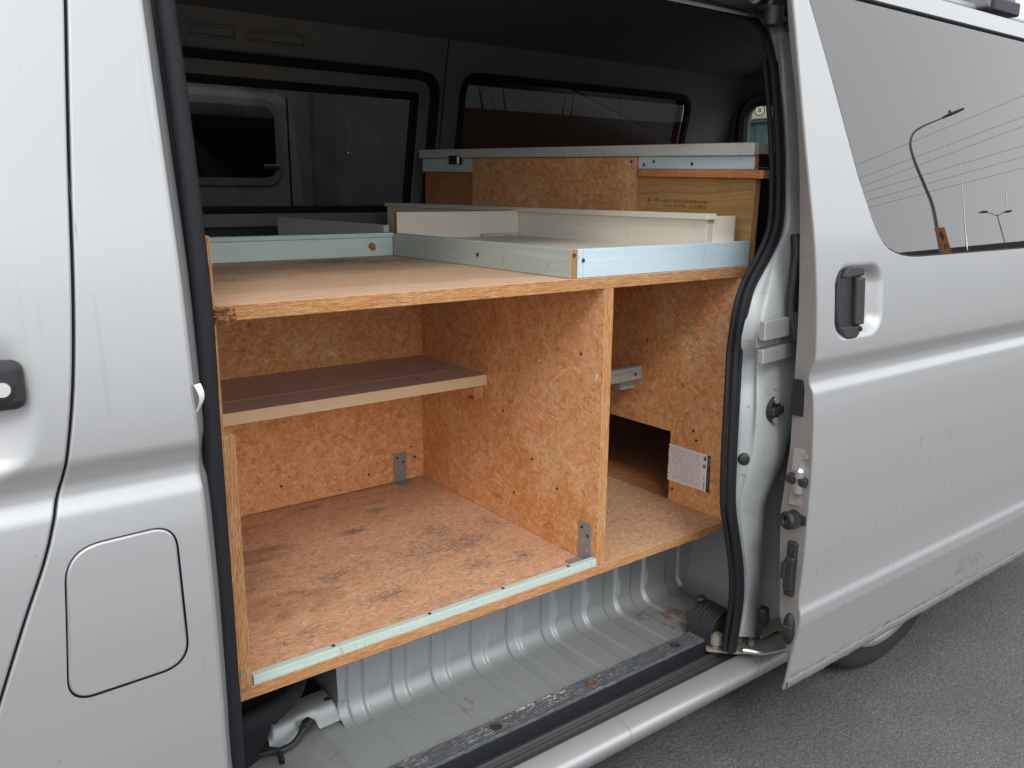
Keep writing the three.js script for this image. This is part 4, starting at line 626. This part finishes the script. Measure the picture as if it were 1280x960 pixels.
const screws = (parent, list, axis, mat = M.screw, r = 0.0032) => { for (const [x, y, z] of list) add('screw', at(cyl(r, 0.0012, 14), x, y, z, axis === 'z' ? Math.PI / 2 : 0, 0, axis === 'x' ? Math.PI / 2 : 0), mat, parent); };

const T = 1.0259, TT = 1.0465; // underside and top of the counter
const cab = thing('storage_cabinet', 'open chipboard storage cabinet with painted timber rails inside the van doorway', 'cabinet', [0.5, 0.482, -0.3]);
cab.position.set(0, 0, 0);
board('base_board', [-0.02, 1.042, 0.482, 0.5, -0.65, 0], M.floorBoard, M.edge, cab, { fit: [-0.02, 1.055, -0.65, 0.01] });
board('back_panel', [-0.02, 0.672, 0.502, T - 0.001, -0.648, -0.63], M.osb, M.edge, cab);
board('divider', [0.665, 0.6855, 0.5005, T - 0.0005, -0.63, -0.0005], M.osb, M.edge, cab);
board('side_panel', [-0.03, -0.0125, 0.5005, 1.135, -0.62, -0.0005], M.osb, M.edge, cab, { r: 0.003 });
board('side_batten', [-0.023, 0.0, 0.5005, 0.876, -0.026, 0.004], M.edge, M.edge, cab, { r: 0.004 }, 'orange chipboard batten along the lower front edge');
screws(cab, [[-0.013, 0.531, 0.0046]], 'z', M.brass, 0.0038);
board('top_board', [-0.0115, 1.061, T, TT, -0.645, -0.001], M.topBoard, M.edge, cab, { fit: [-0.02, 1.065, -0.65, 0.0] });
// chewed corner of the counter
add('torn_corner', [...Array(44)].map((_, i) => at(rbox(R(0.003, 0.009), R(0.0012, 0.0035), R(0.002, 0.006), 0.0006), R(-0.015, 0.012), R(T - 0.004, TT - 0.002), R(-0.004, 0.0035), R(-0.6, 0.6), R(-0.5, 0.5), R(-1.2, 1.2))), wood(edgeTex, { color: rgb(0.55, 0.45, 0.36) }), cab, 'torn and splintered front corner of the counter');
// end panel with its square cut-out, down at the back
{
  const pl = [[0, 0.5005], [0.157, 0.5005], [0.157, 0.5005]]; // z measured inwards
  const s = [[0.0005, 0.5005], [0.163, 0.5005], [0.166, 0.663], [0.46, 0.66], [0.46, 0.5005], [0.63, 0.5005], [0.63, T - 0.0005], [0.0005, T - 0.0005]];
  const g = ext(s, 0.018, 0.0008); g.rotateY(Math.PI / 2); g.translate(1.037, 0, 0); // shape x -> -z
  const p = g.attributes.position, u = g.attributes.uv; for (let i = 0; i < p.count; i++) u.setXY(i, p.getZ(i) / OSB + 0.37, p.getY(i) / OSB + 0.11);
  const end = add('end_panel', g, [M.osb, M.edge], cab);
  const lab = canvasTex(512, 400, (x, w, h) => {
    x.fillStyle = 'rgb(238,238,234)'; x.fillRect(0, 0, w, h); x.fillStyle = 'rgb(52,62,56)'; x.fillRect(w - 44, 0, 44, h);
    // columns of small print turned on their side, a black drop, a red disc
    for (let c = 0; c < 30; c++) { const px = 26 + c * 12.4; let y = 22; while (y < h - 24) { const L = R(10, 64); if (R() < 0.86) { x.fillStyle = `rgba(110,112,114,${R(0.3, 0.65)})`; x.fillRect(px, y, R(3, 5), Math.min(L, h - 24 - y)); } y += L + R(4, 12); } }
    x.fillStyle = 'rgb(28,28,28)'; x.beginPath(); x.ellipse(w - 72, 44, 16, 22, 0, 0, 7); x.fill(); x.fillStyle = 'rgb(216,216,212)'; x.beginPath(); x.ellipse(w - 76, 38, 6, 9, 0, 0, 7); x.fill();
    x.fillStyle = 'rgb(206,58,58)'; x.beginPath(); x.ellipse(w - 74, 128, 20, 22, 0, 0, 7); x.fill(); x.strokeStyle = 'rgb(240,220,218)'; x.lineWidth = 4; x.beginPath(); x.moveTo(w - 84, 120); x.lineTo(w - 64, 136); x.stroke();
    x.fillStyle = 'rgb(200,70,70)'; x.fillRect(w - 76, 232, 6, 40);
    for (let k = 0; k < 14; k++) { x.fillStyle = 'rgba(220,226,220,0.7)'; x.fillRect(w - 30, 20 + k * 7, R(8, 16), 4); x.fillRect(w - 26, 170 + k * 13, R(3, 9), 7); }
    for (let k = 0; k < 8; k++) { x.fillStyle = 'rgba(40,40,40,0.8)'; x.fillRect(w - 76, 296 + k * 10, 12, 6); }
  }, { repeat: false });
  const n = 22, pts = []; for (let k = 0; k <= n; k++) pts.push([0.1665 + (k % 2 ? 0.0022 : -0.0012) + R(-0.0008, 0.0008), lerp(0.5485, 0.635, k / n)]);
  const ls = [[0.0455, 0.552], ...pts, [0.0475, 0.6355]]; const lg = new THREE.ShapeGeometry(shapeOf(ls)); { const q = lg.attributes.position, uu = lg.attributes.uv; for (let i = 0; i < q.count; i++) uu.setXY(i, 1 - (q.getX(i) - 0.0455) / 0.123, (q.getY(i) - 0.5485) / 0.087); }
  lg.rotateY(Math.PI / 2); lg.translate(1.0364, 0, 0);
  add('printed_label', lg, S({ map: lab, roughness: 0.55, side: THREE.DoubleSide }), end, 'white printed instruction label with a red disc and dark edge');
  screws(cab, [[1.0367, 0.66, -0.09], [1.0367, 0.53, -0.152], [1.0367, 0.68, -0.1], [1.0367, 0.86, -0.25]], 'x');
}
// shelf and what carries it
board('shelf', [-0.0115, 0.6645, 0.7845, 0.8075, -0.628, -0.359], M.shelfTop, M.shelfEdge, cab, { r: 0.001 }, 'brown laminated shelf with a cream front edge');
board('shelf_joint', [-0.01, 0.664, 0.807, 0.8078, -0.44, -0.4385], M.shelfEdge, M.shelfEdge, cab, { r: 0.0002 });
board('shelf_cleat', [0.640, 0.6645, 0.752, 0.784, -0.61, -0.372], M.edge, M.edge, cab);
screws(cab, [[0.60, 0.8081, -0.47], [0.52, 0.8081, -0.405], [0.585, 0.8081, -0.585]], 'y');
// cross piece in the right-hand bay
board('brace', [0.86, 1.0365, 0.767, 0.798, -0.285, -0.262], M.green, M.green, cab, { rot: [0, 0, 0] }, 'pale green timber brace');
board('brace_block', [0.99, 1.0365, 0.742, 0.767, -0.31, -0.284], M.green, M.green, cab);
screws(cab, [[1.015, 0.781, -0.2615]], 'z', M.screw, 0.004);
// strip along the front of the floor
board('trim_strip', [0.003, 0.6645, 0.5003, 0.5155, -0.0137, 0.0], M.mint, M.mint, cab, { r: 0.0016 }, 'pale mint painted timber strip along the floor edge');
screws(cab, [[0.13, 0.5158, -0.008], [0.45, 0.5158, -0.008], [0.60, 0.5158, -0.008], [0.3, 0.5158, -0.007]], 'y');
// angle brackets
function angle(name, x, y, z, turn, w, h) {
  const b = add(name, [rbox(w, h, 0.0022, 0.0006).translate(0, h / 2, 0.0011), rbox(w, 0.0022, h * 0.45, 0.0006).translate(0, 0.0011, h * 0.225)], M.zinc, cab, 'galvanised steel angle bracket'); b.position.set(x, y, z); b.rotation.y = turn;
  for (const [u, v] of [[-0.22, 0.85], [0.24, 0.68], [-0.2, 0.46], [0.2, 0.3], [-0.05, 0.55]]) add('bracket_hole', at(cyl(0.0028, 0.0012, 12), u * w, v * h, 0.0023, Math.PI / 2), u > 0.2 || v > 0.8 ? M.gapBlack : M.chrome, b);
}
angle('angle_bracket', 0.598, 0.5004, -0.6298, 0, 0.035, 0.073);
angle('angle_bracket', 0.6648, 0.5004, -0.034, -Math.PI / 2, 0.036, 0.078);
// marks on the chipboard: knots and screw ends
screws(cab, [[0.30, 0.552, -0.6296], [0.515, 0.535, -0.6296], [0.64, 0.556, -0.6296]], 'z', M.screw, 0.0034); screws(cab, [[0.44, 0.512, -0.6296], [0.12, 0.59, -0.6296], [0.63, 0.583, -0.6296]], 'z', M.screw, 0.0024);
screws(cab, [[0.6646, 0.62, -0.12], [0.6646, 0.57, -0.26], [0.6646, 0.90, -0.06], [0.6646, 0.66, -0.2], [0.6646, 0.74, -0.3]], 'x', M.screw, 0.003);
add('paint_fleck', [at(new THREE.SphereGeometry(0.006, 10, 8).scale(0.15, 1.3, 0.4), 0.6647, 0.862, -0.018, 0.3)], M.cream, cab);
for (let k = 0; k < 2; k++) add('rub_mark', tube([[0.6649, 0.79 - 0.008 * k, -0.20 - 0.006 * k], [0.6649, 0.772 - 0.008 * k, -0.165], [0.6649, 0.764 - 0.009 * k, -0.125 + 0.006 * k]], 0.00035, 16, 5), S({ color: rgb(0.26, 0.13, 0.06), roughness: 0.9 }), cab);
// rails on the counter: left tray
const RT = 1.0964; // top of the rails
board('rail', [-0.0115, 0.5855, TT + 0.0005, RT - 0.009, -0.635, -0.6145], M.blue, M.blue, cab, {}, 'pale blue painted rail across the back of the left tray');
board('rail_cap', [-0.0115, 0.5855, RT - 0.0085, RT + 0.001, -0.640, -0.612], M.blue, M.blue, cab, {}, 'pale blue capping strip');
board('rail', [0.586, 0.6005, TT + 0.0005, RT, -0.6145, -0.004], M.green, M.green, cab, { sides: [null, null, null, null, M.rawWood, null] }, 'grey green painted rail between the two trays');
board('rail', [0.601, 1.0615, TT + 0.0005, RT, -0.0185, -0.003], M.sky, M.sky, cab, { r: 0.0016 }, 'sky blue painted rail across the front of the right tray');
board('rail', [0.578, 0.592, TT + 0.0005, RT + 0.017, -1.27, -0.642], M.green, M.green, cab, {}, 'grey green rail running back towards the far window');
screws(cab, [[0.6125, 1.077, -0.0026], [0.593, 1.0865, -0.0036]], 'z', M.screw, 0.0036);
screws(cab, [[0.5855, 1.07, -0.28]], 'x', M.screw, 0.004);
add('chipped_knot', at(new THREE.CircleGeometry(0.0115, 5).scale(0.85, 1, 1), 0.533, 1.068, -0.6141, 0, 0, 0.6), M.osbDark, cab);
// cream boards: right tray
board('tray_board', [0.947, 0.962, TT + 0.0005, 1.139, -1.297, -0.0195], M.cream, M.cream, cab, { r: 0.001, sides: [null, null, null, null, M.rawCream, null] }, 'long cream painted board along the back of the right tray');
board('tray_cap', [0.938, 0.964, 1.1395, 1.151, -1.297, -0.012], M.cream, M.cream, cab, {}, 'cream capping strip on the long tray board');
board('tray_board', [0.601, 0.9465, TT + 0.03, 1.142, -0.637, -0.622], M.cream, M.cream, cab, { r: 0.001, sides: [null, M.osbDark, null, null, null, null] }, 'short cream painted board closing the right tray');
board('tray_board', [0.9645, 1.031, TT + 0.0005, 1.146, -0.034, -0.0195], M.cream, M.cream, cab, {}, 'small white offcut board behind the blue rail');
board('tray_floor', [0.601, 0.9465, 1.07, 1.082, -0.621, -0.019], M.cream, M.cream, cab, {}, 'pale painted floor of the right tray');
board('tray_cleat', [0.83, 0.9465, 1.0825, 1.089, -0.6215, -0.605], M.greyWood, M.greyWood, cab);
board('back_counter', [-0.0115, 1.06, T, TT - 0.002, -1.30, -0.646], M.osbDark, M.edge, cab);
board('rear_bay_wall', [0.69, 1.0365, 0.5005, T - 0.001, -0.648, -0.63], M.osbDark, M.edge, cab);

// ------------------------------------------------------------------ raised platform across the back
{
  const pf = thing('raised_platform', 'raised chipboard and plywood bed platform across the rear of the van', 'platform', [1.064, 1.286, 0]);
  pf.rotation.x = 0.0195; const Q = (x0, x1, y0, y1, z0, z1) => [x0 - 1.064, x1 - 1.064, y0 - 1.286, y1 - 1.286, z0, z1];
  board('top_board', Q(1.062, 2.56, 1.266, 1.285, -1.26, 0.0), M.greyWood, M.greyWood, pf);
  board('front_lip', Q(1.044, 1.062, 1.262, 1.287, -1.262, 0.004), M.greyWood, M.greyWood, pf, { r: 0.003 }, 'grey white painted lip along the platform edge');
  board('rail', Q(1.054, 1.068, 1.2355, 1.2615, -0.318, 0.0), M.sky, M.sky, pf, { sides: [null, null, null, null, M.orangeBatten, null] }, 'pale blue rail under the right end of the lip');
  board('batten', Q(1.048, 1.085, 1.2185, 1.235, -0.312, 0.028), M.orangeBatten, M.orangeBatten, pf, { r: 0.002 }, 'orange brown batten under the blue rail');
  const ply = board('plywood_panel', Q(1.064, 1.082, 0.705, 1.218, -0.325, -0.002), M.ply, M.edge, pf, {}, 'yellowish plywood panel with faded stamped print');
  const stamp = canvasTex(512, 96, (x, w, h) => { x.clearRect(0, 0, w, h); x.fillStyle = 'rgba(58,46,28,1)'; for (let r = 0; r < 2; r++) { let px = 8 + r * 150; while (px < w - 20) { const cw = R(9, 17); if (R() < 0.86) { const y = 10 + r * 44; x.fillRect(px, y, 3, 30); if (R() < 0.6) x.fillRect(px, y, cw - 3, 4); if (R() < 0.6) x.fillRect(px, y + 13, cw - 3, 4); if (R() < 0.6) x.fillRect(px, y + 26, cw - 3, 4); if (R() < 0.6) x.fillRect(px + cw - 5, y + R(0, 12), 3, 18); } px += cw + 4; } } }, { repeat: false });
  const sg = new THREE.PlaneGeometry(0.19, 0.022); sg.rotateY(-Math.PI / 2); sg.translate(-0.0012, 1.163 - 1.286, -0.205);
  add('stamped_print', sg, S({ map: stamp, transparent: true, opacity: 0.75, roughness: 0.9 }), pf);
  board('chipboard_panel', Q(1.05, 1.0635, 1.02, 1.2605, -0.975, -0.3195), M.osb, M.edge, pf);
  board('rail', Q(1.052, 1.064, 1.222, 1.2605, -1.255, -0.9755), M.blue, M.blue, pf, {}, 'pale blue rail at the far end of the platform');
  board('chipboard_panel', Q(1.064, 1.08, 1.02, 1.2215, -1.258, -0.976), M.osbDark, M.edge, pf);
  add('catch', at(rbox(0.012, 0.026, 0.06, 0.003), -0.017, -0.03, -1.06), M.plastic, pf);
  add('catch_plate', at(rbox(0.014, 0.024, 0.012, 0.002), -0.018, -0.03, -1.04), M.chrome, pf);
  screws(pf, [[-0.0105, -0.042, -0.30], [-0.0105, -0.035, -0.27], [-0.0105, -0.04, -0.16], [-0.0145, -0.035, -0.335]], 'x', M.screw, 0.0036);
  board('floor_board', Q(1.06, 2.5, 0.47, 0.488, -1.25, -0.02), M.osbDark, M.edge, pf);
}
// ------------------------------------------------------------------ outside, beyond the far windows
{
  const wallM = S({ color: rgb(0.42, 0.43, 0.43), roughness: 0.8, bumpMap: grain, bumpScale: 0.001 });
  const wall = thing('building_wall', 'grey panelled building wall standing beyond the van windows', 'wall', [1.5, 0.07, -4.5]);
  for (let k = 0; k < 8; k++) { const x0 = -6.06 + k * 1.64; add('wall_panel', at(rbox(1.625, 5.2, 0.06, 0.006), x0 + 0.82 - 1.5 - 0.42, 2.6, 0), wallM, wall); }
  add('wall_post', at(rbox(0.14, 5.2, 0.12, 0.01), 2.18 - 1.5, 2.6, 0.06), S({ color: rgb(0.3, 0.31, 0.31), roughness: 0.7 }), wall);
  add('wall_base', at(rbox(14, 0.3, 0.2, 0.01), -1, 0.15, 0.06), S({ color: rgb(0.25, 0.25, 0.25), roughness: 0.9 }), wall);
  const pv = thing('parked_van', 'white van parked alongside, seen dimly through the far side window', 'van', [0, 0.07, -3.3]);
  const o = roundPoly([[-2.9, 0.3], [1.22, 0.3], [1.215, 1.0], [1.165, 1.515], [-2.2, 1.54], [-2.9, 1.0]], [0.08, 0.06, 0.1, 0.09, 0.2, 0.2], 8);
  const wh = rrect(0.10, 1.075, 1.16, 1.455, 0.06);
  add('body', at(ext(o, 1.5, 0.04, []), 0, 0, -0.7), S({ color: rgb(0.62, 0.62, 0.6), roughness: 0.4 }), pv);
  add('window_surround', at(ringG(inset(wh, -0.03), 0.032, 0.014), 0, 0, 0.795), S({ color: rgb(0.5, 0.5, 0.48), roughness: 0.4 }), pv);
  add('window_pane', at(ext(wh, 0.008, 0.002), 0, 0, 0.798), P({ color: rgb(0.02, 0.022, 0.026), roughness: 0.08 }), pv);
  add('door_seam', at(rbox(0.008, 1.15, 0.004, 0.001), 1.135, 0.92, 0.801), M.gapBlack, pv);
  add('door_handle', at(rbox(0.07, 0.02, 0.02, 0.006), 1.05, 1.21, 0.81), M.chrome, pv);
  add('roof_rail', [at(rbox(3.2, 0.02, 0.03, 0.006), -0.5, 1.565, 0.72), at(rbox(3.2, 0.02, 0.03, 0.006), -0.5, 1.535, 0.76)], S({ color: rgb(0.5, 0.5, 0.48), roughness: 0.5 }), pv);
  for (const x of [0.5, -2.0]) { const w = add('wheel', at(new THREE.LatheGeometry([[0.0, 0.08], [0.17, 0.07], [0.19, 0.1], [0.3, 0.1], [0.31, 0.08], [0.31, -0.08], [0.2, -0.1]].map((q) => new THREE.Vector2(...q)), 36), x, 0.31, 0.72, Math.PI / 2), M.rubber, pv); }
  const tb = thing('timber_sheet', 'brown timber sheet standing on edge outside the rear side window', 'board', [2.9, 0.07, -3.0]);
  add('sheet', at(rbox(2.3, 1.57, 0.02, 0.003), 0.52, 0.785, 0, -0.03), wood(brownBoardTex, { color: rgb(0.66, 0.56, 0.5) }), tb);
  add('sheet_prop', at(rbox(0.06, 1.5, 0.05, 0.004), -0.3, 0.74, -0.14, -0.12), M.rawWood, tb);
  const fx = thing('flax_plant', 'dark strap leaved plant behind the brown timber sheet', 'plant', [3.15, 0.07, -3.45]);
  const leaves = []; for (let k = 0; k < 46; k++) { const a = R(-1.1, 1.1), L = R(1.3, 1.95), zz = R(-0.25, 0.2), x0 = R(-0.25, 0.25), w = R(0.02, 0.035); leaves.push(grid(2, 10, (u, v) => [x0 + Math.sin(a) * 0.55 * v ** 1.7 + (u - 0.5) * w * 2 * (1 - v ** 3), L * v * (1 - 0.12 * Math.abs(a) * v), zz + zz * v + Math.abs(u - 0.5) * 0.01])); }
  for (let k = 0; k < leaves.length; k++) add('leaf', leaves[k], S({ color: rgb(0.035 + 0.01 * (k % 3), 0.06, 0.04), roughness: 0.5 }), fx);
  const shed = thing('teal_shed', 'teal ribbed shed wall with a cream sign band, seen through the rear window', 'shed', [4.6, 0.07, -2.4]);
  const teal = S({ color: rgb(0.055, 0.10, 0.105), roughness: 0.6 });
  for (let k = 0; k < 24; k++) add('wall_rib', at(rbox(0.05, 1.6, 0.118, 0.012), (k % 2) * 0.012, 0.8, -1.45 + k * 0.12), teal, shed);
  add('roof_edge', at(rbox(0.09, 0.05, 3.0, 0.01), 0.0, 1.60, 0), teal, shed);
  const t8 = canvasTex(512, 256, (x, w, h) => { x.fillStyle = 'rgb(186,172,130)'; x.fillRect(0, 0, w, h); x.font = 'bold 250px sans-serif'; x.textAlign = 'center'; x.lineWidth = 26; x.strokeStyle = 'rgb(44,44,40)'; x.fillStyle = 'rgb(206,202,186)'; x.strokeText('8', w * 0.5, h * 0.84); x.fillText('8', w * 0.5, h * 0.84); }, { repeat: false });
  const sgn = thing('cream_sign', 'cream sign board with a bold outlined number eight above the teal shed', 'sign', [4.545, 1.70, -2.655]);
  add('board', at(rbox(0.02, 0.16, 0.34, 0.004), 0.012, 0.05, 0), S({ color: rgb(0.49, 0.42, 0.23), roughness: 0.6 }), sgn);
  const fp = new THREE.PlaneGeometry(0.30, 0.15); fp.rotateY(-Math.PI / 2); fp.translate(-0.0005, 0.05, 0); add('lettering', fp, S({ map: t8, roughness: 0.6 }), sgn);
}
// ------------------------------------------------------------------ across the road: what the open door's pane mirrors
{
  const steel = S({ color: rgb(0.2, 0.21, 0.22), roughness: 0.6, metalness: 0.3 });
  const lamp = thing('street_lamp', 'grey curved street lamp with an orange sign on its pole, mirrored in the door window', 'street lamp', [17.2, 0.07, 8]);
  const L = (x, y) => [x - 17.2, y - 0.07, 0];
  add('pole', sweep([L(17.2, 0.07), L(17.4, 1.8), L(17.66, 3.4), L(17.814, 4.251), L(17.723, 4.702), L(17.60, 5.30), L(17.64, 5.607), L(17.87, 5.84), L(18.255, 6.002), L(19.55, 6.34)], (t) => lerp(0.062, 0.016, Math.min(1, t * 1.1)), 120, 12), steel, lamp);
  add('lamp_head', at(rbox(0.75, 0.06, 0.24, 0.028, 3), 20.0 - 17.2, 6.46 - 0.07, 0, 0, 0, 0.24), S({ color: rgb(0.12, 0.12, 0.13), roughness: 0.5 }), lamp);
  add('lamp_sensor', at(cyl(0.035, 0.08, 12), 19.85 - 17.2, 6.47 - 0.07, 0), steel, lamp);
  const so = canvasTex(256, 256, (x, w, h) => { x.fillStyle = 'rgb(214,128,44)'; x.fillRect(0, 0, w, h); x.fillStyle = 'rgb(24,22,22)'; x.save(); x.translate(140, 76); x.rotate(0.785); x.fillRect(-42, -42, 84, 84); x.restore(); x.strokeStyle = 'rgb(24,22,22)'; x.lineWidth = 26; x.beginPath(); x.arc(112, 214, 46, 3.3, 6.3); x.stroke(); }, { repeat: false });
  const sg = thing('warning_sign', 'orange square warning sign with black markings fixed to the street lamp', 'sign', [17.56, 3.38, 7.86]);
  add('panel', at(rbox(0.42, 0.60, 0.012, 0.004), 0, 0, 0.01), S({ color: rgb(0.6, 0.24, 0.05), roughness: 0.5 }), sg);
  const pg = new THREE.PlaneGeometry(0.4, 0.58); pg.rotateY(Math.PI); add('face', pg, S({ map: so, roughness: 0.5 }), sg);
  const l2 = thing('street_lamp', 'far double armed street lamp, small in the door window mirror', 'street lamp', [49.7, 0.07, 20]);
  add('pole', tube([[0, 0, 0], [0.2, 4, 0], [0.44, 8.27, 0]], 0.03, 20, 8), steel, l2); add('arm', tube([[-1.0, 8.43, 0], [-0.3, 8.36, 0], [0.44, 8.22, 0], [1.1, 8.35, 0], [1.85, 8.45, 0]], 0.02, 30, 8), steel, l2);
  for (const x of [-1.1, 1.9]) add('lamp_head', at(rbox(0.6, 0.08, 0.25, 0.03), x, 8.45, 0), steel, l2);
  const ws = [[8.2, 26.942, 14.334, 27.973, 9.416], [7.6, 26.425, 14.103, 27.926, 9.561], [7.3, 26.411, 14.064, 27.805, 9.593], [7.0, 26.126, 13.891, 28.978, 10.167], [6.7, 26.038, 13.839, 29.143, 10.319], [6.4, 25.754, 13.641, 29.333, 10.481]];
  const wn = ['topmost', 'second from the top', 'third from the top', 'fourth from the top', 'second lowest', 'lowest'];
  ws.forEach(([y, xa, za, xb, zb], k) => { const P2 = (t) => [lerp(xa, xb, t), y, lerp(za, zb, t)]; const m = add('overhead_wire', tube([P2(-1.5), P2(-0.4), P2(0.5), P2(1.4), P2(2.2)], 0.0048, 30, 6), M.plastic); tag(m, 'thin overhead wire mirrored in the door window, ' + wn[k] + ' of six', 'wire', 'overhead wires mirrored in the door window'); });
  const wh = thing('unseen_building', 'long low building out of view, its dark roof edge darkening the foot of the door window mirror', 'building', [70, 0.07, 26]);  // out of view, set for the dark strip mirrored low in the pane
  const wm = S({ color: rgb(0.36, 0.36, 0.35), roughness: 0.8 });
  for (let k = 0; k < 16; k++) add('wall_panel', at(rbox(5.0, 6.0, 0.2, 0.02), -37.5 + k * 5.02, 3, -4.9), wm, wh);
  add('wall', at(rbox(80, 6.0, 10, 0.02), 0, 3, 0.4), wm, wh);
  add('roof', at(ext([[-40.5, 6.1], [40.5, 6.1], [40.5, 7.6], [-40.5, 6.6]], 11, 0.05), 0, 0, -5.2), S({ color: rgb(0.07, 0.072, 0.08), roughness: 0.7 }), wh);
  for (let k = 0; k < 10; k++) { const w = add('window', at(rbox(2.4, 1.2, 0.08, 0.02), -35 + k * 7.5, 4.2, -5.03), S({ color: rgb(0.1, 0.1, 0.11), roughness: 0.3 }), wh); }
}
// bring each thing's origin to its base
for (const g of [...scene.children]) if (g.isGroup && g.position.lengthSq() === 0) { const b = new THREE.Box3().setFromObject(g), c = b.getCenter(new THREE.Vector3()); c.y = b.min.y; g.position.copy(c); for (const k of g.children) k.position.sub(c); }

renderer.render(scene, camera);
